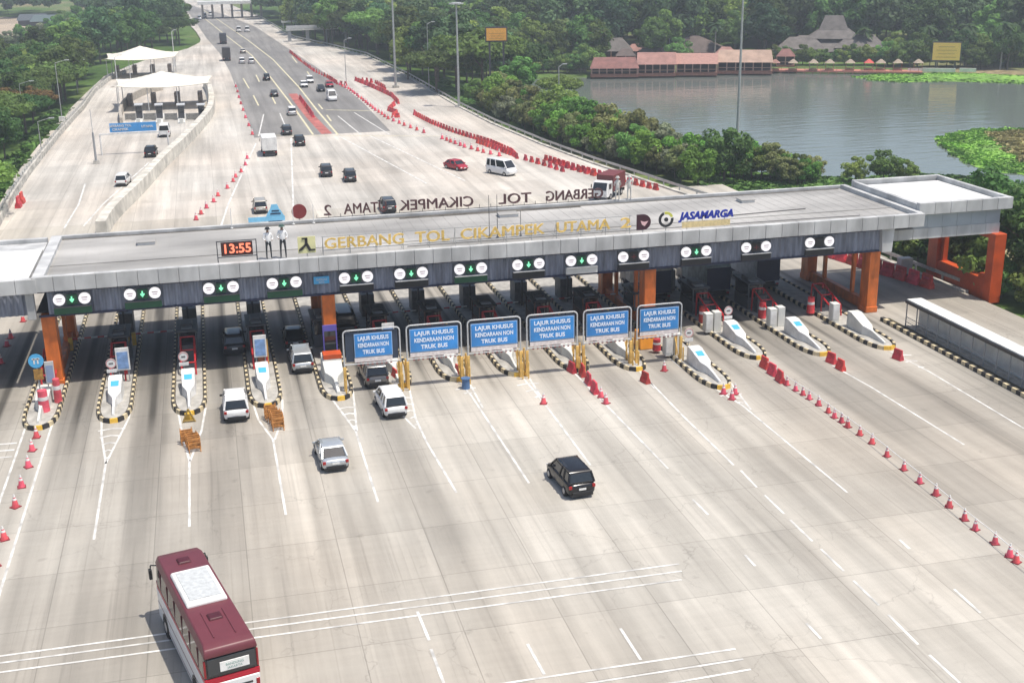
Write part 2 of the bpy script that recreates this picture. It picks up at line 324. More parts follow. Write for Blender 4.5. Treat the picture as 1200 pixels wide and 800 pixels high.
# asphalt highway
am = pave_mat('worn_asphalt', (0.215, 0.208, 0.20), (0.25, 0.24, 0.225), joints=False)
aL = [G(*p) for p in [(297, 158.5), (282, 120), (270, 85), (257, 62), (242, 45), (230, 27), (215, 8), (205, -2)]]
aR = [G(*p) for p in [(461, 157.5), (425, 120), (407, 105), (375, 82), (330, 52), (300, 32), (262, 17), (225, 7), (208, -1)]]
vs = []; ay = list(np.arange(208, 830, 8))
for y in ay:
    xa = float(np.interp(y, [p[1] for p in aL], [p[0] for p in aL])); xb = float(np.interp(y, [p[1] for p in aR], [p[0] for p in aR])); vs += [(xa, y, 0.006), (xb, y, 0.006)]
struct(MB().add(vs, [(2 * i, 2 * i + 1, 2 * i + 3, 2 * i + 2) for i in range(len(ay) - 1)]), 'highway_asphalt', am)
# red-painted median strip
redm = mat('faded_red_road_paint', (0.42, 0.13, 0.11), 0.8, var=0.5, scale=0.6)
def ribbon(mb, pts, w, z=0.012, mi=0, px=True):
    P = [Vector((*G(*q), 0)) for q in pts] if px else [Vector((q[0], q[1], 0)) for q in pts]
    vs = []
    for i, q in enumerate(P):
        d = (P[min(i + 1, len(P) - 1)] - P[max(i - 1, 0)]).normalized(); nn = Vector((-d.y, d.x, 0)) * w / 2
        vs += [(q.x + nn.x, q.y + nn.y, z), (q.x - nn.x, q.y - nn.y, z)]
    mb.add(vs, [(2 * i, 2 * i + 1, 2 * i + 3, 2 * i + 2) for i in range(len(P) - 1)], mi)
mb = MB(); ribbon(mb, [(343, 110), (352, 122), (365, 138), (383, 157)], 1.8); struct(mb, 'median_paint', redm)
# ---- white markings
mb = MB(); W = 0.14
for y in (767, 774.5, 786): pass
for a_, b_ in [((-40, 774), (796, 660.5)), ((-40, 782), (799, 669)), ((-40, 793), (799, 679)), ((560, 805), (862, 760)), ((640, 808), (871, 772)), ((730, 810), (880, 784))]:
    ribbon(mb, [a_, b_], 0.13, 0.016)
for a_, b_ in [((-30, 523), (20, 519)), ((-30, 531), (17, 527)), ((-30, 539), (14, 535))]: ribbon(mb, [a_, b_], 0.22, 0.016)
segs = [[(72, 462), (40, 565), (-2, 700)], [(37, 480), (18, 535), (-2, 592)], [(119, 478), (119, 510), (124, 543)], [(158, 450), (151, 490), (124, 543), (110, 632)],
        [(208, 478), (213, 505), (222, 540), (222, 617)], [(241, 478), (236, 505), (223, 540)], [(295, 468), (303, 492), (320, 515), (335, 603)], [(331, 468), (331, 490), (322, 515)],
        [(375, 440), (391, 470), (417, 505), (426, 535), (443, 588)], [(413, 452), (416, 480), (418, 505)], [(447, 462), (487, 502)], [(479, 452), (487, 490), (500, 518), (535, 577)],
        [(513, 418), (552, 463), (620, 566)], [(548, 445), (566, 478)], [(583, 410), (630, 462), (692, 545)], [(616, 436), (637, 470)],
        [(645, 400), (668, 432), (708, 472), (783, 549)], [(706, 388), (745, 430), (800, 487), (860, 545)], [(684, 434), (707, 470)], [(748, 430), (767, 455)],
        [(757, 397), (800, 432), (870, 475), (993, 577)], [(850, 440), (880, 480)], [(975, 428), (1020, 453), (1130, 521)], [(1044, 412), (1090, 436), (1200, 502)],
        [(868, 551), (887, 571)], [(896, 580), (919, 602)], [(926, 609), (952, 634)], [(962, 643), (989, 669)], [(1000, 680), (1030, 709)], [(1041, 720), (1076, 755)], [(1089, 767), (1125, 800)],
        [(873, 650), (885, 663)], [(945, 730), (962, 748)], [(1054, 632), (1066, 643)], [(1118, 690), (1149, 718)], [(489, 716), (503, 750)], [(505, 760), (520, 800)], [(618, 754), (638, 790)], [(727, 736), (751, 773)],
        [(812, 585), (830, 603)], [(300, 168), (268, 238), (258, 268)], [(341, 162), (344, 250)], [(396, 159), (500, 215)], [(433, 159), (545, 212)],
        [(309, 134), (303, 160)], [(328, 133), (336, 152)], [(396, 136), (423, 158)], [(415, 132), (457, 158)], [(0, 340), (28, 350)],
        [(100, 215), (92, 240), (75, 268)], [(175, 190), (120, 240), (98, 265)]]
for s_ in segs: ribbon(mb, s_, W if len(s_) < 2 or s_[0][1] > 300 else 0.22, 0.012)
def rungs(x_, yn, ya, k, w0=1.0, dx=0.0):
    for i in range(k):
        t = (i + 0.4) / k; y = yn + (ya - yn) * t; hw_ = w0 * (1 - t) * 0.93; xc = x_ + dx * t; ribbon(mb, [(xc - hw_, y - 0.12), (xc, y + 0.1), (xc + hw_, y - 0.12)], 0.2, 0.0165, px=False)
rungs(-7.9, 79.6, 73.4, 5); rungs(7.5, 79.2, 74.4, 4, w0=.75, dx=.1); rungs(11.6, 80, 73.6, 5, w0=.7); rungs(16.1, 80.6, 78.7, 2); rungs(20.6, 80.4, 76.3, 3); rungs(33.6, 74.2, 71.7, 3); rungs(49.3, 78.6, 74.5, 3)
struct(mb, 'lane_markings', markw)
mb = MB()
for s_ in [[(367, 158), (345, 127), (318, 92), (295, 65), (265, 42), (240, 22)], [(396, 158), (372, 130), (350, 102), (320, 70), (290, 47), (258, 25), (235, 10)]]: ribbon(mb, s_, 0.35, 0.014)
for s_ in [[(285, 92), (292, 104)], [(297, 112), (303, 124)], [(318, 112), (323, 122)], [(300, 88), (304, 96)], [(373, 122), (378, 128)], [(383, 135), (388, 142)], [(360, 84), (365, 92)], [(342, 66), (348, 74)]]: ribbon(mb, s_, 0.3, 0.014)
ribbon(mb, [(382, 129), (436, 130)], 0.5, 0.0185); ribbon(mb, [(300, 158.7), (560, 160)], 0.3, 0.0185)
struct(mb, 'highway_markings', marky)

fieldm = mat('bare_field_soil', (0.42, 0.34, 0.25), 0.95, var=0.35, scale=0.03); fieldo = mat('dry_field', (0.36, 0.31, 0.15), 0.95, var=0.4, scale=0.04)
struct(MB().add([(*G(*p, -1.48), -1.48) for p in [(-30, 44), (-30, 21), (14, 20), (36, 22), (44, 30), (60, 36), (30, 40), (6, 44)]], [tuple(range(8))]), 'bare_field', fieldm)
struct(MB().add([(*G(*p, -1.47), -1.47) for p in [(106, 27), (108, 20), (150, 18), (168, 20), (166, 29), (130, 30)]], [tuple(range(6))]), 'dry_field', fieldo)
# ---------------------------------------------------------------- toll canopy
roofm = mat('roof_sheet', (0.38, 0.37, 0.35), 0.7, var=0.42, scale=0.45, stretch=(0.22, 0.5, 1))
fascm = mat('fascia_panel', (0.50, 0.505, 0.50), 0.6, var=0.35, scale=0.7, stretch=(1, 1, .4))
fasc2 = mat('grey_fascia_panel', (0.36, 0.40, 0.43), 0.5, var=0.15, scale=0.5)
corr = mat('blue_grey_corrugated', (0.23, 0.25, 0.31), 0.55, var=0.45, scale=1.5, stretch=(1.5, 1, 0.3))
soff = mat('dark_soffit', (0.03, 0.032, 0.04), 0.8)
roofw = mat('white_roof_coating', (0.68, 0.68, 0.66), 0.6, var=0.08, scale=0.4)
FX0, FX1, FY0, FY1 = -12.9, 56.75, 88.0, 102.0
t = thing('toll_gate_canopy', 'long grey flat canopy roof spanning all the toll lanes on orange supports', 'canopy', (0, 0, 0))
def sub(mb, name, m, parent=t, **k): return mb.build(name, m, parent, **k)
mb = MB(); mb.box((FX0 + FX1) / 2, (FY0 + FY1) / 2, 7.85, FX1 - FX0 - 0.9, FY1 - FY0 - 1.1, 0.2)
x = FX0 + 1
while x < FX1 - 0.8: mb.box(x, 95, 8.051, 0.05, FY1 - FY0 - 1.3, 0.012); x += 1.02      # standing seams
mb.box((FX0 + FX1) / 2, 92.4, 8.052, FX1 - FX0 - 1.2, 0.16, 0.06)
ro = sub(mb, 'roof', roofm)
mb = MB(); x = FX0; k = 0
while x < FX1 - 0.1:
    x2 = min(x + 1.42, FX1); mb.box((x + x2) / 2, FY0 + 0.25, 7.3, x2 - x - 0.025, 0.5, 1.1); x = x2
mb.box((FX0 + FX1) / 2, FY0 + 0.32, 7.32, FX1 - FX0 - 0.02, 0.45, 1.06)
mb.box((FX0 + FX1) / 2, FY1 - 0.2, 7.3, FX1 - FX0, 0.35, 1.0)
mb.box(FX1 - 0.25, (FY0 + FY1) / 2, 7.3, 0.5, FY1 - FY0 - 1.0, 1.12); mb.box(FX0 + 0.4, (FY0 + FY1) / 2, 7.3, 0.8, FY1 - FY0 - 1.0, 1.06)
mb.box(53.3 + 0.3, FY0 + 0.5, 5.3, 0.9, 0.45, 2.0, tx=1.3)
sub(mb, 'fascia', fascm, bevel=0.03)
mb = MB(); x = FX0 + 0.8
vs = []; k = 0
while x < 53.2:
    vs += [(x, 88.72 + (0.0 if k % 4 in (0, 1) else 0.09))]; x += 0.11; k += 1
mb.add([(a, b, 5.45) for a, b in vs] + [(a, b, 7.31) for a, b in vs], [(i, i + 1, len(vs) + i + 1, len(vs) + i) for i in range(len(vs) - 1)])
mb.box((FX0 + 53) / 2 + .4, 88.98, 5.4, 53 - FX0 - 0.8, 0.3, 1.9); mb.box((FX0 + 53) / 2 + .4, 101.4, 5.6, 53 - FX0 - 0.8, 0.3, 1.7)
sub(mb, 'corrugated_wall', corr)
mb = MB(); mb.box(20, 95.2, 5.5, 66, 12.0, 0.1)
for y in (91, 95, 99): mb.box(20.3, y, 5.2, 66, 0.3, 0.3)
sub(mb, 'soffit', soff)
mb = MB(); mb.box(20.2, 88.74, 5.3, 66.0, 0.16, 0.14); mb.box(20.2, 88.5, 7.16, 66.0, 0.3, 0.13); sub(mb, 'trim', navy)
for sx in (-12.25, 7.6, 33.1, 52.9):
    mb = MB()
    for yc, wd in ((89.45, 1.3), (100.2, 1.3)): mb.box(sx, yc, 0.02, 0.95, wd, 5.4); mb.box(sx, yc, 0.02, 1.06, wd + 0.12, 0.5)
    mb.box(sx, 94.8, 0.02, 0.5, 9.5, 0.9); mb.box(sx, 94.8, 4.6, 0.5, 9.5, 0.7)
    for q in (92.2, 97.2): mb.box(sx, q, 0.9, 0.3, 0.35, 3.8)
    sub(mb, 'support_frame', orange, bevel=0.04)
# rooftop mast frames, aerials, stakes
def pole_thing(name, label, cat, x, y, z, h, r=0.035, m=white, group=None, lean=(0, 0)):
    o = MB().tube((0, 0, 0), (lean[0], lean[1], h), r, r * 0.7, 6).tube((0, 0, 0), (0, 0, 0.06), 0.12, 0.12, 8).build(name, m, loc=(x, y, z)); return tag(o, label, cat, group)
for (px, py, dz, lab) in [(272, 269, 1.7, 'white stake on the roof edge left of the blue emblem board'), (344, 263, 1.4, 'white stake on the roof edge right beside the red disc'), (368, 262, 1.6, 'short white stake at the roof edge just right of the red disc')]:
    x, y = G(px, py, 8.1); pole_thing('roof_stake', lab, 'stake', x, 101.2, 8.1, dz)
for (px, lab) in [(568, 'left one of two dark aerials on the middle of the roof'), (578, 'dark aerial nearest the middle of the roof'), (607, 'dark aerial standing right of the middle of the roof')]:
    x, y = G(px, 272, 8.2); pole_thing('roof_aerial', lab, 'aerial', x, 91.5, 8.1, 3.4 if px < 600 else 2.0, 0.03, dkgrey)
# left and right wings
t2 = thing('left_canopy_wing', 'lower white-topped canopy wing at the left edge', 'canopy', (0, 0, 0))
mb = MB(); mb.box(-24.0, 93.6, 8.0, 21.6, 9.0, 0.14); mb.build('roof', roofw, t2)
mb = MB(); x = -35
while x < -13.3: mb.box(x + 0.7, 88.2, 7.25, 1.375, 0.5, 1.05); x += 1.4
mb.box(-24.1, 101.6, 7.3, 21.8, 0.5, 0.95); mb.box(-24.1, 95, 7.6, 21.8, 12.6, 0.35); mb.box(-24, 88.3, 7.28, 22, 0.4, 0.98); mb.box(-13.2, 88.5, 5.3, 0.55, 0.5, 2.9); mb.build('fascia', fascm, t2, bevel=0.03)
mb = MB(); vs = []; x = -35; k = 0
while x < -13.5: vs += [(x, 88.8 + (0.0 if k % 4 in (0, 1) else 0.09))]; x += 0.11; k += 1
mb.add([(a, b, 5.5) for a, b in vs] + [(a, b, 7.3) for a, b in vs], [(i, i + 1, len(vs) + i + 1, len(vs) + i) for i in range(len(vs) - 1)]); mb.box(-24.3, 95, 5.6, 21, 12, 0.2); mb.build('corrugated_wall', corr, t2)
t3 = thing('right_canopy_wing', 'taller white-roofed canopy wing on orange portals at the right', 'canopy', (0, 0, 0))
WX0, WX1 = 56.8, 65.7
mb = MB(); mb.box(61.2, 94.9, 8.5, 8.0, 9.6, 0.1)
mb.build('roof', roofw, t3)
mb = MB(); x = 56.8
for k in range(6): mb.box(x + 0.74, 89.35, 8.02, 1.455, 0.5, 1.0); x += 1.483
mb.box(61.25, 89.4, 8.04, 8.86, 0.42, 0.95); mb.box(61.25, 100.3, 8.0, 8.9, 0.4, 1.0); mb.box(65.5, 94.85, 8.0, 0.4, 10.4, 1.0); mb.box(57.0, 94.85, 8.0, 0.4, 10.4, 0.9); mb.box(61.25, 94.85, 7.9, 8.7, 10.3, 0.12)
x = 53.9
for k in range(8): mb.box(x + 0.69, 89.75, 5.85, 1.36, 0.4, 0.92); x += 1.385
mb.box(59.5, 89.77, 5.86, 11.0, 0.36, 0.9)
mb.build('fascia', fascm, t3, bevel=0.03)
mb = MB(); x = 56.6
for k in range(6): mb.box(x + 0.69, 89.78, 6.79, 1.36, 0.4, 1.2); x += 1.385
mb.box(60.8, 89.8, 6.78, 8.2, 0.36, 1.2); mb.box(64.85, 94.9, 5.9, 0.3, 10, 2.0); mb.build('panel_band', fasc2, t3)
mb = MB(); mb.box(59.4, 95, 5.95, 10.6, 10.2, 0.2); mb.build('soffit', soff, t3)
mb = MB()
for yc in (89.4, 98.0): mb.box(64.75, yc, -0.2, 1.1, 1.5 if yc > 90 else 1.0, 6.1)
mb.box(64.75, 93.7, -0.2, 0.8, 8.0, 1.9); mb.box(64.75, 90.5, 1.2, 0.78, 1.6, 0.9, ty=0.4); mb.box(64.75, 93.7, 5.3, 0.6, 8.0, 0.55); mb.box(64.75, 96.9, -0.2, 0.5, 0.4, 6.0)
mb.build('portal_frame', orangedk, t3, bevel=0.04)
for x_, y_, sx_, sy_, lab in [(24.0, 99.2, 1.6, 1.1, 'low grey vent box near the rear middle of the canopy roof'), (45.5, 98.6, 1.2, 1.2, 'square grey hatch on the right half of the canopy roof'), (-5.5, 97.8, 1.3, 0.9, 'grey hatch on the left half of the canopy roof')]:
    o = thing('roof_hatch', lab, 'roof hatch', (x_, y_, 8.06)); MB().box(0, 0, 0, sx_, sy_, .22).build('kerb', ltgrey, o); MB().box(0, 0, .22, sx_ + .14, sy_ + .14, .06).build('lid', roofm, o, bevel=.02)
dirt = mat('gutter_dirt', (0.12, 0.11, 0.095), 0.95, var=0.6, scale=1.5, stretch=(0.3, 1, 1))
MB().box((FX0 + FX1) / 2, FY1 - 0.62, 8.052, FX1 - FX0 - 1.6, 0.34, 0.02).box(23, FY1 - 1.0, 8.051, 16, 0.5, 0.012).build('gutter', dirt, t)
MB().path([(14, 90.6, 8.12), (30, 90.7, 8.12), (52, 90.2, 8.12)], .035).path([(41, 93.4, 8.1), (49, 94.1, 8.1)], .05).build('cable', dkgrey, t)
# ---- lane signals on the corrugated wall
states = ['g'] * 9 + ['x', 'g', 'x', 'o']; boxes = [green] * 4 + [black, black, green, black, offwhite, black, black, black, black]
bxname = {green.name: 'green', black.name: 'black', offwhite.name: 'white'}
frame_d = mat('signal_frame', (0.10, 0.11, 0.12), 0.5)
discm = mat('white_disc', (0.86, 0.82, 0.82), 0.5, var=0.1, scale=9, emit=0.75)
for i, x in enumerate([-10.43, -5.62, -0.12, 4.42, 9.71, 13.86, 18.44, 22.99, 27.26, 31.53, 36.78, 41.93, 47.52]):
    st_ = {'g': 'lit green arrow', 'x': 'dull red cross', 'o': 'unlit middle lamp'}[states[i]]
    s_ = thing('lane_signal', 'lane signal with %s and %s board, %s from the left on the canopy' % (st_, bxname[boxes[i].name], NTH[i]), 'lane signal', (x, 88.45, 5.5), group='lane signals along the canopy front')
    MB().box(0, 0.14, 0.62, 2.5, 0.06, 0.86).build('back_frame', frame_d, s_)
    for sx in (-0.86, 0.86):
        d = MB().tube((0, 0.09, 0), (0, -0.04, 0), 0.41, 0.41, 20).build('disc', discm, s_, loc=(sx, 0, 1.05))
        MB().box(0, -0.05, 0.04, 0.42, 0.008, 0.07).box(0, -0.05, -0.12, 0.34, 0.008, 0.06).build('lettering', mat('pale_lettering', (0.55, 0.42, 0.42), 0.6), d)
    lp = MB().box(0, 0.03, 0.66, 0.72, 0.14, 0.74).build('lamp_box', green if states[i] == 'g' else kblack, s_, bevel=0.04)
    if states[i] == 'g': MB().box(0, -0.06, 0.98, 0.1, 0.02, 0.28).add([(-0.17, -0.06, 1.02), (0.17, -0.06, 1.02), (0, -0.06, 0.8)], [(0, 1, 2)]).box(0, -0.057, 1.0, 0.3, 0.015, 0.08).build('arrow', ledgreen, s_)
    elif states[i] == 'x': MB().box(0, -0.06, 0.99, 0.42, 0.02, 0.06, ).box(0, -0.06, 0.85, 0.06, 0.02, 0.36).build('cross', mat('dull_red_led', (0.2, 0.03, 0.03), 0.5), s_)
    bb = MB().box(0, 0.0, 0.0, 2.55, 0.2, 0.5).build('name_board', boxes[i], s_, bevel=0.03)
    MB().box(0, -0.11, 0.5, 2.5, 0.22, 0.05).build('ledge', ltgrey if i > 3 else dkgrey, s_)
tb = MB().box(0, 0, 0, 1.15, 0.1, 0.55).build('blue_fascia_board', bluelt, loc=(7.15, 88.55, 6.25)); tag(tb, 'small light blue board on the corrugated wall above the left inner orange support', 'sign')
text('lettering', 'GARDU', 0.24, white, tb, (0, -0.06, 0.33)); text('lettering', 'GTO', 0.2, white, tb, (0, -0.06, 0.12))
# ---- roof lettering and emblems
YL = 89.35
t4 = thing('roof_lettering', 'long row of yellow capital letters on rods along the front roof edge', 'roof sign', (7.5, YL, 8.1))
words_ = [('GERBANG', 7.6, 12.4), ('TOL', 13.1, 15.4), ('CIKAMPEK', 16.0, 21.7), ('UTAMA', 22.8, 27.4), ('2', 30.2, 31.3)]
words_ = [('GERBANG', 0.1, 6.0), ('TOL', 6.9, 9.5), ('CIKAMPEK', 10.4, 17.0), ('UTAMA', 18.0, 22.3), ('2', 23.2, 24.0)]
for wd, a_, b_ in words_:
    me_ = text_mesh(wd, 1.0, depth=0.05, align='LEFT'); me_.materials.clear(); me_.materials.append(lettery)
    xsz = max(v.co.x for v in me_.vertices) - min(v.co.x for v in me_.vertices); x0 = min(v.co.x for v in me_.vertices)
    thicken(me_, .045); o = bpy.data.objects.new('lettering', me_); COL.objects.link(o); o.parent = t4; k = (b_ - a_) / xsz; o.scale = (k, 1.15, 1); o.location = (a_ - x0 * k, 0, 0.9); o.rotation_euler = (R(90), 0, 0)
mb = MB(); mb.box(12, 0.06, 0.42, 24.2, 0.05, 0.05); mb.box(12, 0.06, 1.45, 24.2, 0.04, 0.04)
for k in range(13): mb.tube((k * 2, 0.1, 0), (k * 2, 0.1, 1.5), 0.025, n=5); mb.tube((k * 2, 0.1, 1.3), (k * 2, 0.95, 0.0), 0.02, n=5)
mb.build('support_rods', galv, t4)
t5 = thing('rear_roof_lettering', 'row of dark letters seen from behind along the far roof edge', 'roof sign', (21, 102.05, 8.3), rz=math.pi)
# faces the far side, so it reads mirrored from here
for wd, c_, wdt in [('GERBANG', 21 - 30.8, 5.2), ('TOL', 21 - 25.4, 2.9), ('CIKAMPEK', 21 - 18.5, 6.4), ('UTAMA', 21 - 12.35, 3.6), ('2', 21 - 9.15, 0.6)]:
    me_ = text_mesh(wd, 1.0, depth=0.07); me_.materials.clear(); me_.materials.append(letterd)
    xsz = max(v.co.x for v in me_.vertices) - min(v.co.x for v in me_.vertices)
    thicken(me_, .035); o = bpy.data.objects.new('lettering', me_); COL.objects.link(o); o.parent = t5; o.scale = (wdt / xsz, 1.25, 1); o.location = (c_, 0, 0.58); o.rotation_euler = (R(90), 0, 0)
mb = MB()
for k in range(26): mb.tube((-12.2 + k, 0, -0.15), (-12.2 + k, 0, 0.3), 0.025, n=5)
mb.box(0, 0, -0.02, 25.5, 0.05, 0.05); mb.build('support_rods', dkgrey, t5)
ck = thing('roof_clock', 'red digital clock reading 13:55 in a steel frame on the roof', 'clock', (1.25, 89.1, 8.1))
MB().box(0, 0, 0.62, 2.25, 0.16, 1.0).build('housing', mat('clock_face', (0.05, 0.012, 0.01), 0.5), ck)
text('digits', '13:55', 0.95, ledclock, ck, (0, -0.1, 1.12), bold=0.02, depth=0.01)
mb = MB()
for sx in (-1.4, 1.4): mb.box(sx, 0, 0, 0.07, 0.07, 1.75); mb.box(sx, 0.35, 0, 0.07, 0.07, 0.9)
mb.box(0, 0, 1.68, 2.8, 0.06, 0.06); mb.box(0, 0, 0.5, 2.8, 0.06, 0.06); mb.build('frame', dkgrey, ck)
# emblem: yellow square with a black propeller-like shape
em = thing('yellow_emblem_board', 'pale yellow square board with a dark three-armed emblem left of the yellow letters', 'emblem', (6.3, 89.3, 8.1))
MB().box(0, 0.05, 0.35, 1.3, 0.06, 1.25).build('board', mat('pale_yellow', (0.75, 0.72, 0.38), 0.6, var=0.1), em)
mb = MB(); mb.box(-0.02, -0.01, 1.0, 0.2, 0.05, 0.5); mb.box(-0.14, -0.01, 1.42, 0.4, 0.05, 0.1); mb.add([(-0.12, -0.02, 1.05), (0.08, -0.02, 1.05), (-0.35, -0.02, 0.6), (-0.6, -0.02, 0.5), (-0.58, -0.02, 0.68)], [(0, 1, 2, 3, 4)])
mb.add([(-0.12, -0.02, 1.05), (0.1, -0.02, 1.08), (0.3, -0.02, 0.66), (0.6, -0.02, 0.66), (0.62, -0.02, 0.52), (0.15, -0.02, 0.5)], [(0, 1, 2, 3, 4, 5)]); mb.build('emblem', black, em)
MB().tube((0, 0.1, 0), (0, 0.1, 0.5), 0.03).build('post', galv, em)
em = thing('round_d_emblem', 'dark D-shaped emblem with a pale red mark right of the yellow letters', 'emblem', (32.6, 89.3, 8.1))
pts = [(-0.55, 0.0), (0.0, 0.0)] + [(math.sin(a) * 0.62, 0.62 - math.cos(a) * 0.62) for a in np.linspace(0.15, 3.0, 12)] + [(0, 1.24), (-0.55, 1.24)]
mb = MB(); n_ = len(pts); mb.add([(a, 0, b + 0.3) for a, b in pts] + [(a, 0.1, b + 0.3) for a, b in pts], [tuple(range(n_)), tuple(range(2 * n_ - 1, n_ - 1, -1))] + [(i, (i + 1) % n_, n_ + (i + 1) % n_, n_ + i) for i in range(n_)]); mb.build('letter', mat('dark_maroon', (0.05, 0.01, 0.02), 0.4), em)
MB().add([(-0.25, -0.02, 1.05), (0.05, -0.02, 0.95), (0.4, -0.02, 1.0), (0.1, -0.02, 0.6), (-0.12, -0.02, 0.72)], [(0, 1, 2, 3, 4)]).build('mark', mat('pink_mark', (0.8, 0.5, 0.5), 0.5), em); MB().tube((0, 0.12, 0), (0, 0.12, 0.5), 0.03).build('post', galv, em)
em = thing('ring_emblem', 'dark ring emblem with a yellow-green arc and a dot on a thin post', 'emblem', (34.5, 89.3, 8.1))
def ring(mb, r0, r1, a0, a1, zc, y0=0, y1=0.08, n=24):
    vs = []
    for k in range(n + 1):
        a = a0 + (a1 - a0) * k / n
        for r_ in (r0, r1):
            for yy_ in (y0, y1): vs.append((math.sin(a) * r_, yy_, zc + math.cos(a) * r_))
    fs = []
    for k in range(n):
        o_ = 4 * k; fs += [(o_, o_ + 4, o_ + 6, o_ + 2), (o_ + 1, o_ + 3, o_ + 7, o_ + 5), (o_ + 2, o_ + 6, o_ + 7, o_ + 3), (o_, o_ + 1, o_ + 5, o_ + 4)]
    return mb.add(vs, fs)
ring(MB(), 0.42, 0.62, 1.4, 5.9, 1.0).build('ring', black, em); ring(MB(), 0.42, 0.62, -0.25, 1.2, 1.0).build('arc', mat('lime_yellow', (0.6, 0.6, 0.1), 0.5), em)
MB().tube((0, 0.05, 1.0), (0, -0.03, 1.0), 0.17, n=16).build('dot', black, em); MB().tube((0, 0.06, 0), (0, 0.06, 0.5), 0.03).build('post', galv, em)
t6 = thing('operator_name_sign', 'slanted dark blue name sign over a pale yellow strip on the roof', 'roof sign', (37.9, 89.3, 8.1))
text('lettering', 'JASAMARGA', 0.82, letterb, t6, (0, 0, 1.15), bold=0.035, depth=0.05, shear=0.25)
MB().box(0, 0.02, 0.22, 4.1, 0.06, 0.48).build('strip', mat('pale_orange_strip', (0.78, 0.62, 0.32), 0.6, var=0.2, scale=4), t6)
mb = MB()
for k in (-1.6, -0.3, 1.6): mb.tube((k, 0.1, 0), (k, 0.1, 1.4), 0.03, n=5)
mb.build('support_rods', galv, t6)
# rear side boards
em = thing('red_disc_board', 'round dark red disc board on a short post at the far roof edge', 'emblem', (6.75, 101.9, 8.3))
MB().tube((0, 0.05, 0.72), (0, -0.05, 0.72), 0.62, n=28).build('disc', mat('dark_red_disc', (0.22, 0.03, 0.03), 0.5), em); MB().tube((0, 0.08, -0.2), (0, 0.08, 0.4), 0.04).build('post', galv, em)
em = thing('blue_emblem_board', 'light blue stepped emblem board on a post at the far roof edge', 'emblem', (4.75, 101.9, 8.3))
mb = MB(); mb.box(-0.7, 0, 0.05, 3.0, 0.05, 0.4, mi=0); mb.box(0, 0, 0.45, 1.5, 0.05, 0.55, tx=0.6); mb.box(0, 0, 1.0, 0.8, 0.05, 0.45, tx=0.6)
mb.build('board', mat('sky_blue', (0.22, 0.55, 0.78), 0.5), em); MB().box(0.05, -0.04, 0.62, 0.85, 0.03, 0.1).box(0.05, -0.04, 0.86, 0.6, 0.03, 0.1).box(0.0, -0.04, -0.08, 1.15, 0.04, 0.14).build('bars', navy, em); MB().tube((0, 0.06, -0.3), (0, 0.06, 0.1), 0.04).build('post', dkgrey, em)
# ---------------------------------------------------------------- toll islands
def isl_outline(w, y0, y1, tl):
    h = w / 2; L = []
    for k in range(9):
        t_ = (k / 8); L.append((h * math.sin(t_ * math.pi / 2) ** 0.75 if k else 0.12, y0 + tl * (1 - math.cos(t_ * math.pi / 2)) * 1.0))
    return [(-x, y) for x, y in L[::-1]] + L, h      # from left back of the taper round the nose to right
def make_island(loc, label, nose_y=0.0, back=33.0, w=2.05, tl=3.0):
    o = thing('toll_island', label, 'toll island', loc, group='toll islands')
    ol, h = isl_outline(w - 0.36, 0.22, back, tl)
    MB().prism([(-h, back)] + ol + [(h, back)], 0.0, 0.22).build('slab', concrete, o)
    ol2, h2 = isl_outline(w, 0, back, tl)
    pts = resample([(-h2, back)] + ol2 + [(h2, back)], 0.1); mb = MB(); mi = 0
    run = 0.0; P = [(-h2, back)] + ol2 + [(h2, back)]
    rs_ = resample(P, 0.5)
    for k in range(len(rs_) - 1):
        x0, y0, a0 = rs_[k]; x1, y1, _ = rs_[k + 1]; a = math.atan2(y1 - y0, x1 - x0); d = math.hypot(x1 - x0, y1 - y0)
        m_ = 2 if (y0 < 0.3 and y1 < 0.3 and abs(x0) < .5) else (k % 2)
        mb.box((x0 + x1) / 2, (y0 + y1) / 2, 0.0, d + 0.02, 0.22, 0.3 + 0.001 * (k % 2), rz=a, mi=m_, ty=0.75)
    mb.build('kerb', [cream, kblack, yellow], o)
    return o
def make_bullnose(kind, o_island, tall=1.25):
    """low wedge-shaped crash block: wide head with a label, thin spine running to the nose"""
    secs = []
    for y, hw, z in [(0.75, 0.08, 0.4), (2.5, 0.12, 0.72), (2.9, 0.2, 0.8), (3.5, 0.56, 0.95), (5.3, 0.62, tall), (5.9, 0.6, tall)]:
        secs.append([(-hw - 0.06, y, 0.2), (hw + 0.06, y, 0.2), (hw, y, z), (-hw, y, z)])
    cb = MB().loft(secs).build('crash_block', white if kind else offwhite, o_island, bevel=0.04)
    if kind:
        z0, z1 = 1.035, 1.155
        MB().add([(-0.36, 4.2, 0.0), (0.36, 4.2, 0.0), (0.36, 4.85, 0.0), (-0.36, 4.85, 0.0)], [(0, 1, 2, 3)]).build('blue_label', bluelt, cb).location.z = 0.0
        lb = cb.children[0]; me_ = lb.data
        for v in me_.vertices: v.co.z = 0.95 + (v.co.y - 3.5) / 1.8 * (tall - 0.95) + 0.012
    return cb
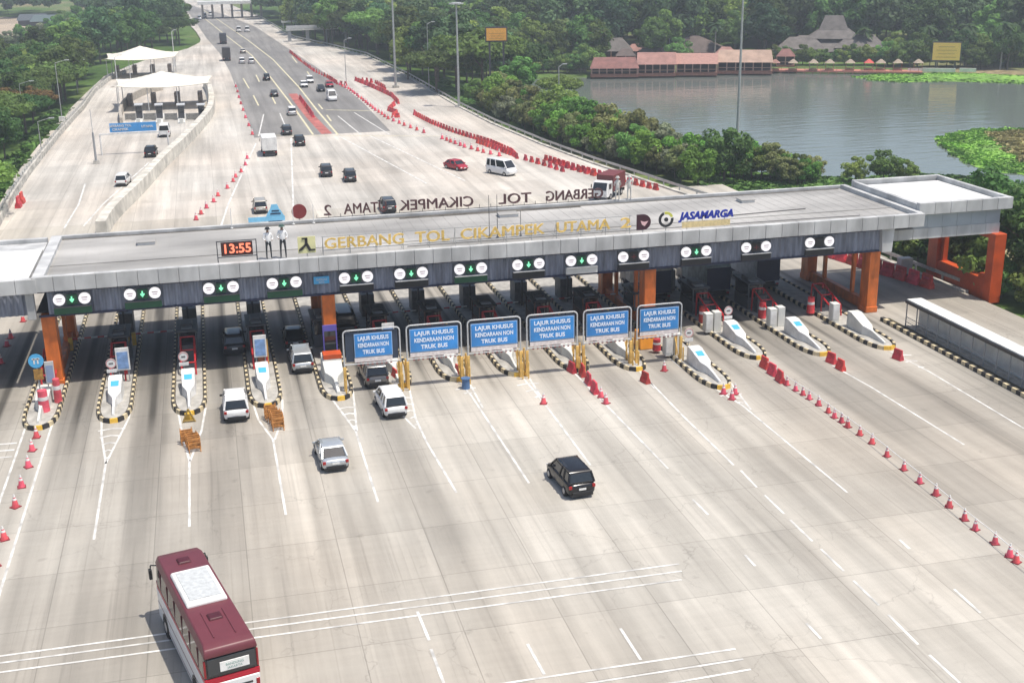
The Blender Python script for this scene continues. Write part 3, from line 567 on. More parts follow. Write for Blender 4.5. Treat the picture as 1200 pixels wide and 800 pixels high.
def make_booth(island_x, label, style=0):
    b = thing('toll_booth', label, 'toll booth', (island_x, 93.4, 0.22), group='toll booths under the canopy')
    wm_ = [mat('booth_wall', (0.10, 0.11, 0.12), 0.5), mat('booth_wall_brown', (0.13, 0.06, 0.04), 0.55)][style]
    MB().box(0, 0, 0, 1.35, 2.8, 1.0).box(-0.62, -1.35, 1, 0.08, 0.08, 1.15).box(0.62, -1.35, 1, 0.08, 0.08, 1.15).box(-0.62, 1.35, 1, 0.08, 0.08, 1.15).box(0.62, 1.35, 1, 0.08, 0.08, 1.15).build('wall', wm_, b)
    MB().box(0, 0, 1.0, 1.24, 2.66, 1.14).build('window', glass, b)
    MB().box(0, 0, 2.15, 1.6, 3.2, 0.16).box(0, 0, 2.31, 0.9, 1.3, 0.25, tx=0.9).build('roof', kblack if style else dkgrey, b, bevel=0.03)
    MB().box(0, -0.9, 2.315, 0.8, 0.7, 0.02).build('roof_panel', ltgrey, b)
    return b
def make_guard(x, label):
    g = thing('crash_guard_frame', label, 'crash guard', (x, 90.1, 0.22), group='red crash guards in front of the booths'); mb = MB()
    for sx in (-0.5, 0.5):
        mb.path([(sx, -2.0, 0), (sx, -1.8, 0.9), (sx, 1.4, 1.9), (sx, 1.5, 0)], 0.07, 6); mb.tube((sx, -0.4, 0), (sx, -0.4, 1.3), 0.06)
    mb.tube((-0.5, -1.8, 0.9), (0.5, -1.8, 0.9), 0.06); mb.tube((-0.5, 1.4, 1.9), (0.5, 1.4, 1.9), 0.06); mb.tube((-0.5, -0.2, 1.36), (0.5, -0.2, 1.36), 0.05)
    mb.build('rail', redpaint, g); MB().box(0, 0.9, 0, 0.8, 0.6, 1.5).build('cabinet', dkgrey, g); return g
def make_round_sign(x, y, z, label, d=0.36, plate_=True, arrow=False):
    s_ = thing('round_height_sign', label, 'road sign', (x, y, z), group=None); hgt = 1.9
    MB().tube((0, 0.05, 0), (0, 0.05, hgt), 0.035).build('post', grey, s_)
    MB().tube((0, 0.03, hgt), (0, -0.01, hgt), d, n=24).build('disc', white, s_); ring(MB(), d * 0.82, d * 0.97, 0, 2 * math.pi, hgt, -0.025, -0.012).build('rim', mat('thin_red_rim', (0.55, 0.25, 0.25), 0.5), s_)
    MB().box(0, -0.02, hgt - 0.04, d * 0.8, 0.015, 0.09).build('symbol', dkgrey, s_)
    if plate_: MB().box(0, 0, hgt - d - 0.32, d * 1.9, 0.03, 0.26).build('plate', white, s_)
    return s_
for i, x in enumerate(ISX):
    ny_ = {10: 74.95, 4: 80.3, 5: 81.6, 6: 81.8, 7: 81.6, 8: 81.3, 11: 80.2, 12: 79.6, 13: 79.5}.get(i, 80.3)
    back = 112 - ny_; nm = 'striped-kerb toll island, %s from the left' % NTH[i]
    isl = make_island((x, ny_, 0), nm, back=back, w=2.2 if i not in (10,) else 2.1)
    if i not in (): cb_ = make_bullnose(1 if i in (1, 2, 3, 10, 11, 12) else 0, isl, {0: 1.15, 4: 1.7, 13: 1.5, 5: 1.1, 6: 1.2, 7: 1.15, 8: 1.25, 9: 1.15}.get(i, 1.4)); cb_.scale.x = .76 if i not in (4,) else 1.15
    by = {0: 'in front of the left orange support', 13: 'nearest the right orange support'}.get(i, '%s booth from the left' % NTH[i])
    if i not in (0, 13): make_booth(x, 'small dark toll booth on an island under the canopy, %s' % by, 1 if i in (5, 6, 7, 8, 9) else 0)
    make_guard(x, 'red tube crash guard with dark cabinet, %s from the left' % NTH[i]) if i not in (4, 10) else None
# lane barrier arms / ticket machines / pipes under the roof
tm = None
for i, x in enumerate(ISX[1:], 1):
    if i in (3, 5, 6, 7, 8, 9):
        t_ = thing('ticket_column', 'brown-orange payment column beside the booth on the %s island' % NTH[i], 'payment column', (x + 0.1, 89.2, 0.22), group='payment columns on the islands')
        MB().box(0, 0, 0, 0.5, 0.6, 1.7).build('body', mat('brown_cladding', (0.22, 0.07, 0.03), 0.5), t_, bevel=0.03); MB().box(0, -0.32, 1.0, 0.34, 0.03, 0.4).build('screen', glass, t_)
        MB().box(0.5, 0, 0, 0.14, 0.14, 1.9).build('post', yelleg, t_)
for i, x in enumerate(ISX):
    if i in (0, 4, 10, 13): continue
    o = thing('rear_lane_display', 'dark display box on a post behind the booth of the %s island' % NTH[i], 'display', (x, 98.6, 0.22), group='display boxes behind the booths')
    MB().box(0, 0, 0, .14, .14, 2.3).build('post', dkgrey, o); MB().box(0, 0, 2.3, .9, .35, .85).build('box', black, o, bevel=.03); MB().box(0, -.19, 2.45, .7, .02, .5).build('screen', glass2, o); MB().box(.1, 1.6, 0, 1.1, 1.8, 1.9).build('cabinet', mat('equipment_grey', (.16, .16, .16), .6, var=.4), o, bevel=.03)
bm_ = mat('boom_red', (.6, .06, .05), .5)
for i in range(13):
    if i in (2, 3, 4, 10, 11, 12): continue
    o = thing('boom_barrier', 'red and white boom barrier arm in lane %s from the left' % NTH[i], 'boom barrier', (ISX[i] + .75, 96.8, .22), group='boom barriers across the lanes'); MB().box(0, 0, 0, .32, .32, 1.0).build('housing', yellow, o, bevel=.02)
    mb = MB()
    for k in range(6): mb.box(.3 + k * .5, 0, .85, .5, .06, .1, mi=k % 2)
    mb.build('arm', [bm_, white], o)
# blue-white upright panels
def panel(x, y, z, w_, h_, label, m1=bluelt, m2=white, legs=0.9):
    o = thing('upright_info_panel', label, 'info panel', (x, y, z)); MB().box(0, 0, legs, w_, 0.12, h_).build('board', m2, o, bevel=0.02)
    MB().box(0, -0.065, legs + 0.12, w_ * 0.8, 0.02, h_ * 0.75).build('face', m1, o); MB().box(-w_ * 0.35, 0.03, 0, 0.07, 0.07, legs).box(w_ * 0.35, 0.03, 0, 0.07, 0.07, legs).build('legs', grey, o); return o
bl2 = mat('pale_blue_face', (0.22, 0.36, 0.62), 0.5, var=0.3, scale=4)
panel(-7.45, 87.9, 0.22, 0.95, 1.7, 'pale blue upright panel behind the second crash block from the left', bl2)
panel(2.3, 88.1, 0.22, 0.95, 1.7, 'pale blue upright panel on the fourth island from the left', bl2)
panel(11.9, 88.4, 0.22, 0.95, 1.7, 'pale blue upright panel behind the left end of the gantry signs', bl2)
panel(7.4, 87.2, 0.22, 1.05, 2.3, 'glass-fronted panel with a purple head at the left inner orange support', glass, mat('purple_head', (0.12, 0.10, 0.42), 0.5))
o = thing('red_white_cabinet', 'white cabinet with a red top in front of the left inner orange support', 'cabinet', (7.3, 85.4, 0.22)); MB().box(0, 0, 0, 1.3, 1.0, 1.3).build('body', offwhite, o, bevel=0.03); MB().box(0, 0, 1.3, 1.32, 1.02, 0.35).build('top', orangedk, o, bevel=0.03)
# left island furniture: blue round arrow sign, small panel, red drums
s_ = thing('blue_direction_sign', 'blue round keep-direction sign on a pole beside the left orange support', 'road sign', (-12.85, 84.9, 0.22))
MB().tube((0, 0.04, 0), (0, 0.04, 3.5), 0.05).build('post', grey, s_); MB().tube((0, 0.02, 3.1), (0, -0.03, 3.1), 0.5, n=24).build('disc', bluelt, s_); MB().box(-0.12, -0.04, 2.9, 0.1, 0.02, 0.42, rz=0).box(0.12, -0.04, 2.9, 0.1, 0.02, 0.42).box(0, -0.04, 3.2, 0.5, 0.02, 0.1).build('arrows', white, s_)
MB().box(0.05, -0.02, 1.75, 0.6, 0.05, 0.75).build('amber_plate', mat('amber_panel', (0.4, 0.22, 0.05), 0.5, var=0.5, scale=6), s_)
panel(-12.1, 85.2, 0.22, 0.6, 1.6, 'narrow grey-blue panel beside the round blue sign', mat('grey_blue_face', (0.25, 0.33, 0.48), 0.5), ltgrey, 1.3)
def drum(x, y, z, label, m=pinkred, h=1.05, r=0.32, group=None):
    o = thing('traffic_drum', label, 'drum', (x, y, z), group=group); mb = MB(); mb.tube((0, 0, 0), (0, 0, h), r, r * 0.82, 14).build('barrel', m, o, smooth=40); MB().tube((0, 0, h * 0.55), (0, 0, h * 0.72), r * 0.915, r * 0.885, 14).build('band', white, o, smooth=40); return o
drum(-12.5, 83.3, 0.22, 'tall red drum on the leftmost island beside the white block', h=1.5, r=0.38); drum(-11.75, 84.9, 0.22, 'red drum hard against the left orange support', h=1.7, r=0.28)
for i, y_, lab in [(1, 86.6, 'round white sign behind the second crash block from the left'), (2, 86.7, 'round white sign behind the third crash block from the left'), (10, 83.9, 'round white sign above the long right-hand island next to the last blue sign'), (11, 86.2, 'round white sign beside white cabinets on the third island from the right')]:
    make_round_sign(ISX[i] - (0.25 if i < 3 else 0.0), y_ - (0 if i != 10 else 2.2), 0.22, lab)
cab = None
for x, y_, lab in [(37.75, 87.2, 'pair of white cabinets beside a round sign on the third island from the right'), (43.2, 87.0, 'pair of white cabinets on the second island from the right with red top behind'), (48.7, 86.9, 'white cabinet on the rightmost island'), (32.6, 82.6, 'grey-white cabinet on the long island behind the last blue sign')]:
    o = thing('roadside_cabinet', lab, 'cabinet', (x, y_, 0.22)); MB().box(-0.3, 0, 0, 0.62, 0.7, 1.55).build('body', offwhite, o, bevel=0.03); 
    if x < 48: MB().box(0.45, 0.1, 0, 0.6, 0.7, 1.6).build('body', offwhite, o, bevel=0.03)
    MB().box(-0.3, -0.36, 0.25, 0.5, 0.02, 1.1).build('door', white, o)
for x, y_, lab in [(38.0, 89.6, 'tall red water-filled drum left of the truck lanes'), (43.2, 89.4, 'red drum with a white cap on the second island from the right'), (47.7, 89.6, 'wide red drum on the rightmost island'), (31.9, 83.9, 'small orange-red drum under the last blue sign')]:
    drum(x, y_, 0.22, lab, red, 1.35 if x > 33 else .9, 0.34)
o = thing('orange_generator_box', 'bright orange box below the last blue gantry sign', 'equipment box', (31.6, 85.6, 0.0)); MB().box(0, 0, 0.0, 1.4, 1.6, 1.3, ty=0.8).build('body', mat('bright_orange', (0.8, 0.32, 0.03), 0.5), o, bevel=0.06); MB().box(0, -0.1, 1.3, 1.0, 0.6, 0.12).build('lid', orange, o)
# ---- six height-limit gantry signs
GX = [7.55, 12.0, 16.4, 20.75, 25.02, 29.15, 33.1]
for i in range(6):
    a_, b_ = GX[i] + 0.24, GX[i + 1] - 0.24; yy_ = 81.45; wd = b_ - a_
    s_ = thing('lane_gantry_sign', 'blue gantry sign with white capitals, %s from the left of the six' % NTH[i], 'gantry sign', ((a_ + b_) / 2, yy_, 0), group='blue gantry signs over the lanes')
    h = wd / 2; mb = MB(); mb.path([(-h, 0, 1.5), (-h, 0, 4.35)] + [(-h + 0.28 - 0.28 * math.cos(t_), 0, 4.35 + 0.28 * math.sin(t_)) for t_ in (0.5, 1.05, 1.57)] + [(h - 0.28 + 0.28 * math.cos(t_), 0, 4.35 + 0.28 * math.sin(t_)) for t_ in (1.57, 1.05, 0.5)] + [(h, 0, 4.35), (h, 0, 1.5)], 0.055, 8)
    mb.tube((-h, 0, 2.15), (h, 0, 2.15), 0.05); mb.build('frame', ltgrey, s_)
    for sx in (-1, 1):
        lg = MB().box(sx * h, 0, 0.0, 0.2, 0.2, 2.0).box(sx * (h + 0.02), -0.5, 0.0, 0.1, 0.1, 1.3).build('leg', yelleg, s_, bevel=0.02)
        if (sx > 0 or i > 0): MB().tube((sx * h - 0.13, 0.0, 0.3), (sx * h - 0.13, 0.9, 1.7), 0.04).tube((sx * h, 0.9, 0), (sx * h, 0.9, 1.9), 0.07).build('brace', yelleg, lg)
    off = 0.28 if i == 0 else 0.0
    MB().box(0, 0.07, 2.32, wd - 0.3, 0.05, 2.15).build('backing', mat('net_backing', (0.035, 0.05, 0.08), 0.7), s_)
    fw = wd - (1.4 if i == 0 else 0.55)
    MB().box(off * 0.4, 0.0, 2.62, fw + 0.1, 0.04, 1.72).build('edge', mat('sign_edge', (0.35, 0.52, 0.75), 0.5), s_); MB().box(off * 0.4, -0.025, 2.67, fw, 0.03, 1.62).build('face', blue, s_)
    for k, tx_ in enumerate(['LAJUR KHUSUS', 'KENDARAAN NON', 'TRUK BUS']): tl = text('lettering', tx_, 0.42, mat('sign_white', (0.82, 0.88, 0.95), 0.5), s_, (off * 0.4, -0.045, 3.98 - k * 0.5), bold=0.012, depth=0.006); tl.scale.x = min(1.0, fw * (0.84 if k < 2 else 0.6) / tl.dimensions.x) if tl.dimensions.x else 1
    MB().box(off * 0.3, -0.01, 2.28, fw + 0.1, 0.05, 0.3).build('strip', mat('white_strip', (0.75, 0.68, 0.66), 0.6, var=0.2, scale=5), s_)
    mb = MB(); k = -fw / 2 + 0.1
    while k < fw / 2 - 0.1: mb.box(k + 0.1 + off * 0.3, -0.005, 2.02, 0.14, 0.04, 0.19, rz=0); k += 0.33
    mb.build('hanging_tabs', mat('dull_red', (0.38, 0.12, 0.10), 0.6), s_)
# ---- sloped corridor roof (covered walkway) by the right-hand road
w0, w1 = 53.5, 53.5
o = thing('covered_walkway', 'long covered walkway with a flat pale roof beside the right-hand road', 'walkway', (0, 0, 0))
MB().box(53.95, 72, 2.3, 1.3, 24.5, 0.12).build('roof', offwhite, o, bevel=0.03)
MB().box(53.24, 72, 2.1, 0.12, 24.5, 0.22).build('gutter', black, o)
for k in range(17): MB().box(53.35, 60.2 + k * 1.5, 0.12, 0.07, 0.07, 2.0).build('post', grey, o)
mb = MB(); mb.box(53.36, 72, 0.9, 0.04, 24.4, 0.05); mb.box(53.36, 72, 0.5, 0.04, 24.4, 0.04); mb.build('rail', grey, o)
MB().box(54.5, 72, 0.12, .08, 24.3, 1.9).build('back_wall', offwhite, o)
MB().box(54.05, 72, 0.0, 1.2, 24.5, 0.12).build('floor_slab', concrete, o)
mb = MB(); k = 59.8; j = 0
while k < 86.5: mb.box(52.6, k, 0, 0.32, 0.5, 0.3 + 0.001 * (j % 2), mi=j % 2); mb.box(52.0, k, 0, 0.3, 0.5, 0.22 + 0.001 * (j % 2), mi=(j + 1) % 2) if 0 else None; k += 0.5; j += 1
o = mb.build('striped_kerb', [cream, kblack]); tag(o, 'cream and black striped kerb along the covered walkway', 'kerb')
o = MB().box(53.0, 73, 0, 0.5, 27, 0.17).build('planting_strip', mat('brown_scrub', (0.07, 0.06, 0.03), 0.95, var=0.6, scale=4, bump=1)); tag(o, 'narrow dark strip of soil between striped kerb and walkway', 'verge')
# ---------------------------------------------------------------- vehicles (local +Y = forward)
def body_sec(y, hw, zb, zt):
    h = [(hw * .82, zt + .03), (hw * .96, zt - .05), (hw, zt - .2), (hw, zb + .28), (hw * .96, zb + .06), (hw * .86, zb)]
    return [(x, y, z) for x, z in h] + [(-x, y, z) for x, z in h[::-1]]
CARS = {
 'suv': dict(L=4.45, W=1.8, H=1.72, belt=1.02, hood=0.98, rb=(-2.1, 1.25), rt=(-1.85, 0.55), rk=(-2.0)),
 'mpv': dict(L=4.4, W=1.72, H=1.7, belt=1.0, hood=0.92, rb=(-2.12, 1.45), rt=(-1.92, 0.6), rk=(-2.0)),
 'sedan': dict(L=4.5, W=1.75, H=1.45, belt=0.92, hood=0.86, rb=(-1.85, 1.15), rt=(-1.2, 0.4), rk=(-1.5)),
 'van': dict(L=5.2, W=1.95, H=2.25, belt=1.25, hood=1.1, rb=(-2.5, 2.1), rt=(-2.42, 1.3), rk=(-2.4)),
}
def make_car(kind, paint, label, loc, rz=0, group=None, near=True):
    c = CARS[kind]; L, W_, H_ = c['L'], c['W'], c['H']; h = L / 2; hw = W_ / 2
    o = thing('parked_car' if False else ('minivan' if kind == 'van' else 'car'), label, 'van' if kind == 'van' else 'car', (*loc, 0), rz, group)
    sedan = kind == 'sedan'; bl = c['belt']; rt_ = bl if not sedan else 0.93
    secs = [body_sec(-h, hw * .88, .42, rt_ - .22), body_sec(-h + .08, hw * .95, .28, rt_ - .08), body_sec(-h + .35, hw, .22, rt_), body_sec(-h * .3, hw, .2, bl), body_sec(c['rb'][1] - .2, hw, .2, bl - .01),
            body_sec(c['rb'][1] + .15, hw, .2, c['hood']), body_sec(h - .5, hw * .97, .22, c['hood'] - .1), body_sec(h - .12, hw * .9, .28, c['hood'] - .22), body_sec(h, hw * .78, .36, c['hood'] - .4)]
    bo = MB().loft(secs).build('body', paint, o, smooth=180)
    if near: bo.modifiers.new('round', 'SUBSURF').levels = 1; bo.modifiers['round'].render_levels = 1
    o.scale = (.93,) * 3
    gb = bl - 0.03; r0, r1 = c['rb']; t0, t1 = c['rt']; zt = H_ - .07; gw, tw = hw * .93, hw * .76
    mid0, mid1 = gb + (zt - gb) * .5, 0
    MB().loft([[(-gw, r0, gb), (gw, r0, gb), (gw, r1, gb), (-gw, r1, gb)], [(-tw, t0, zt), (tw, t0, zt), (tw, t1, zt), (-tw, t1, zt)]]).build('windows', glass, o, bevel=.1 if near else 0)
    MB().loft([[(-tw - .02, t0 - .04, zt - .03), (tw + .02, t0 - .04, zt - .03), (tw + .02, t1 + .05, zt - .03), (-tw - .02, t1 + .05, zt - .03)], [(-tw, t0 + .02, H_ - .02), (tw, t0 + .02, H_ - .02), (tw, t1, H_ - .02), (-tw, t1, H_ - .02)], [(-tw * .7, t0 + .3, H_ + .03), (tw * .7, t0 + .3, H_ + .03), (tw * .7, t1 - .3, H_ + .03), (-tw * .7, t1 - .3, H_ + .03)]]).build('roof', paint, o, smooth=50)
    if near:
        mb = MB()
        for sx in (-1, 1):
            for (yb, yt) in ((r0 + .04, t0 + .03), (r1 - .04, t1 - .03), ((r0 + r1) / 2, (t0 + t1) / 2), (r0 + .95, t0 + .75)): mb.tube((sx * gw * 1.0, yb, gb), (sx * tw * 1.01, yt, zt), .075, .06, 6)
        mb.build('pillars', paint, o)
        for sx in (-1, 1): MB().box(sx * (hw + .08), r1 - .25, bl - .02, .2, .12, .15).build('mirror', paint if kind != 'suv' else black, o, bevel=.03)
        MB().box(0, -h - .01, .36, W_ * .72, .06, .16).box(0, -h + .1, .2, W_ * .8, .2, .16).build('bumper', black if paint is not black else dkgrey, o, bevel=.02)
    for sx in (-1, 1):
        for sy in (-h * .62, h * .62):
            wl = MB().tube((sx * (hw - .2), sy, .33), (sx * (hw + .015), sy, .33), .33, .33, 14).build('wheel', tyre, o)
            if near: MB().tube((sx * (hw + .01), sy, .33), (sx * (hw + .03), sy, .33), .2, .18, 10).build('rim', rimm, wl)
        MB().box(sx * hw * .84, -h + .05, rt_ - .3, .2, .1, .2).build('tail_light', taill, o, bevel=.02)
        MB().box(sx * hw * .68, h - .1, c['hood'] - .42, .32, .12, .13).build('headlight', headl, o, bevel=.02)
    MB().box(0, -h - .035, .62, .46, .02, .13).build('number_plate', plate, o); MB().box(0, h + .005, .42, .42, .02, .12).build('front_plate', plate, o)
    return o
pw = mat('car_white', (0.74, 0.74, 0.73), 0.25, var=0.03); ps = mat('car_silver', (0.50, 0.53, 0.55), 0.25, 0.5, var=0.03); pg = mat('car_grey', (0.22, 0.215, 0.21), 0.25, 0.5, var=0.03)
pb = mat('car_black', (0.012, 0.012, 0.014), 0.18, var=0.03); prd = mat('car_red', (0.35, 0.02, 0.035), 0.25, var=0.03); pdk = mat('car_dark_grey', (0.05, 0.052, 0.058), 0.2, var=0.03); pbe = mat('car_beige', (0.42, 0.40, 0.36), 0.3, 0.3, var=0.03)
def at(px, py, dy=0.0, back=1.95):
    x, y = G(px, py); return (x, y + back)
make_car('suv', pw, 'white car leaving the shade in the third lane, seen from behind', at(278, 495), 0)
make_car('sedan', ps, 'silver sedan with a pale rear window alone on the open plaza', at(392, 553), R(3))
make_car('suv', pb, 'black estate car alone in the middle of the plaza, white plate', at(679, 584), R(4))
make_car('mpv', pw, 'white car with a broad dark rear window just behind the grey one', at(463, 491), R(3))
make_car('suv', pg, 'dark grey people carrier passing under the leftmost blue sign', at(442, 455), R(2))
make_car('mpv', ps, 'silver car at the edge of the canopy shade in the fourth lane', at(356, 438), 0)
make_car('sedan', pb, 'black car in the shade ahead of the silver car', at(347, 410), 0)
make_car('suv', pdk, 'dark car with pale tail deep in the canopy shade of the third lane', at(276, 417), 0)
make_car('van', pb, 'black van under the canopy in the fifth lane', at(406, 396), 0)
make_car('mpv', pdk, 'dark car on the concrete behind the roof, left of a pair', at(384, 208), R(-3))
make_car('mpv', pdk, 'dark grey car on the concrete behind the roof, right of a pair', at(412, 214), R(-3))
make_car('suv', pdk, 'dark car half hidden behind the dark mirrored roof letters', at(457, 250), 0)
make_car('mpv', pbe, 'pale car behind the light blue emblem board', at(306, 251), 0)
make_car('suv', pb, 'black car just past the end of the asphalt', at(352, 172), 0)
make_car('mpv', pdk, 'dark car with a bluish roof at the end of the asphalt', at(337, 159), 0)
make_car('mpv', pw, 'white car on the asphalt left of the red median paint', at(343, 136), 0, near=False)
make_car('sedan', pdk, 'dark car on the left carriageway beside dashed lines', at(322, 114), 0, near=False)
make_car('mpv', pb, 'small black car farther up the left carriageway', at(313, 95), 0, near=False)
make_car('mpv', pw, 'left car of a white pair far up the left carriageway', at(284, 75), 0, near=False)
make_car('mpv', pw, 'right car of a white pair far up the left carriageway', at(295, 75), 0, near=False)
make_car('sedan', pbe, 'small pale car just ahead of the distant white pair', at(285, 63), 0, near=False)
make_car('sedan', pw, 'front white car of two white ones on the right carriageway', at(357, 103), R(180), near=False)
make_car('mpv', pw, 'rear white car of two white ones on the right carriageway', at(364, 98), R(180), near=False)
make_car('sedan', pb, 'black car ahead of the white van on the right carriageway', at(377, 108), R(180), near=False)
make_car('sedan', prd, 'dark red car beside the red barriers on the right carriageway', at(387, 103), R(180), near=False)
make_car('van', pw, 'white van coming down the right carriageway', at(390, 119), R(180))
make_car('sedan', prd, 'red car crossing the pale concrete toward the gate', at(538, 201), R(205))
make_car('van', pw, 'white minibus close to the red barriers beyond the roof', at(592, 207), R(208))
make_car('suv', pb, 'black car on the left slip-road plaza below the blue board', at(177, 185), R(-4))
make_car('mpv', pw, 'silver-white car nearest the roof on the left slip road', at(144, 219), R(-6))
make_car('van', pw, 'white van beside the blue board on the left slip road', at(193, 161), 0)
for k, (px, py) in enumerate([(280, 38), (290, 38), (240, 21), (247, 19), (234, 24)]):
    make_car('van', [pw, pw, ps, pw, ps][k], ['left white van of two near the far toll plaza', 'right white van of two near the far toll plaza', 'tiny silver van at the distant bend, middle of three', 'tiny white van at the distant bend, right of three', 'tiny silver van at the distant bend, left of three'][k], at(px, py), 0, near=False)
def make_truck(label, loc, rz=0, L=6.5, W_=2.2, Hc=2.9, cab=pw, box=white, boxdark=None):
    o = thing('box_truck', label, 'truck', (*loc, 0), rz); h = L / 2
    MB().loft([[(-W_ / 2 + .05, h - 1.7, .5), (W_ / 2 - .05, h - 1.7, .5), (W_ / 2 - .05, h - 1.7, 2.3), (-W_ / 2 + .05, h - 1.7, 2.3)], [(-W_ / 2 + .05, h - .5, .5), (W_ / 2 - .05, h - .5, .5), (W_ / 2 - .12, h - .5, 2.3), (-W_ / 2 + .12, h - .5, 2.3)], [(-W_ / 2 + .08, h, .5), (W_ / 2 - .08, h, .5), (W_ / 2 - .15, h - .05, 1.3), (-W_ / 2 + .15, h - .05, 1.3)]]).build('cab', cab, o, bevel=.05)
    MB().add([(-W_ / 2 + .2, h - .02, 1.32), (W_ / 2 - .2, h - .02, 1.32), (W_ / 2 - .25, h - .44, 2.2), (-W_ / 2 + .25, h - .44, 2.2)], [(0, 1, 2, 3)]).box(0, h - 1.0, 1.4, W_ - .06, .7, .65).build('windscreen', glass, o)
    MB().box(0, -.9, .95, W_, L - 1.9, Hc - .95).build('cargo_box', box, o, bevel=.03); 
    if boxdark: MB().box(0, -h + .0, 1.0, W_ - .1, .06, Hc - 1.1).build('rear_door', boxdark, o)
    MB().box(0, -.2, .55, 1.0, L - .8, .35).box(0, -h + .12, .4, W_ - .2, .15, .3).build('chassis', black, o)
    for sx in (-1, 1):
        for sy in (-h + 1.3, h - 1.1): wl = MB().tube((sx * (W_ / 2 - .35), sy, .42), (sx * (W_ / 2 - .02), sy, .42), .42, .42, 12).build('wheel', tyre, o); MB().tube((sx * (W_ / 2 - .03), sy, .42), (sx * (W_ / 2), sy, .42), .22, .2, 8).build('rim', rimm, wl)
        MB().box(sx * W_ * .4, -h + .03, .62, .25, .06, .15).build('tail_light', taill, o); MB().box(sx * W_ * .36, h + .0, .7, .3, .06, .2).build('headlight', headl, o); MB().box(sx * (W_ / 2 + .12), h - .4, 1.5, .08, .12, .45).build('mirror', black, o)
    return o
make_truck('white box truck seen from behind at the end of the asphalt', at(317, 184, back=3.2), 0, cab=pw)
make_truck('white-cabbed truck with a dark red load half hidden behind the roof at the right', at(722, 236, back=3.0), R(140), L=6, box=mat('dark_red_load', (0.15, 0.03, 0.03), 0.6))
make_truck('dark box truck far up the left lane of the highway', at(266, 72, back=3.2), 0, Hc=3.6, cab=pdk, box=mat('dark_load', (0.045, 0.04, 0.04), 0.7))
make_truck('small dark truck farthest up the left lane', at(262, 52, back=3.2), 0, Hc=3.4, cab=pdk, box=dkgrey)
for x, y_, lab, bx in [(36.7, 100.0, 'dark blue truck with a pale load in the lane right of the inner orange support', mat('pale_load', (0.5, 0.46, 0.4), 0.7, var=0.4)), (42.0, 99.5, 'dark truck with a grey-green tarpaulin in the third lane from the right', mat('tarpaulin', (0.28, 0.34, 0.35), 0.6, var=0.4)), (47.4, 101.0, 'navy truck with a grey load in the second lane from the right', mat('grey_tarp', (0.36, 0.38, 0.42), 0.6, var=0.3))]:
    make_truck(lab, (x, y_), 0 if x > 40 else R(0), L=7.5, Hc=3.1, W_=2.3, cab=navy, box=bx, boxdark=navy)
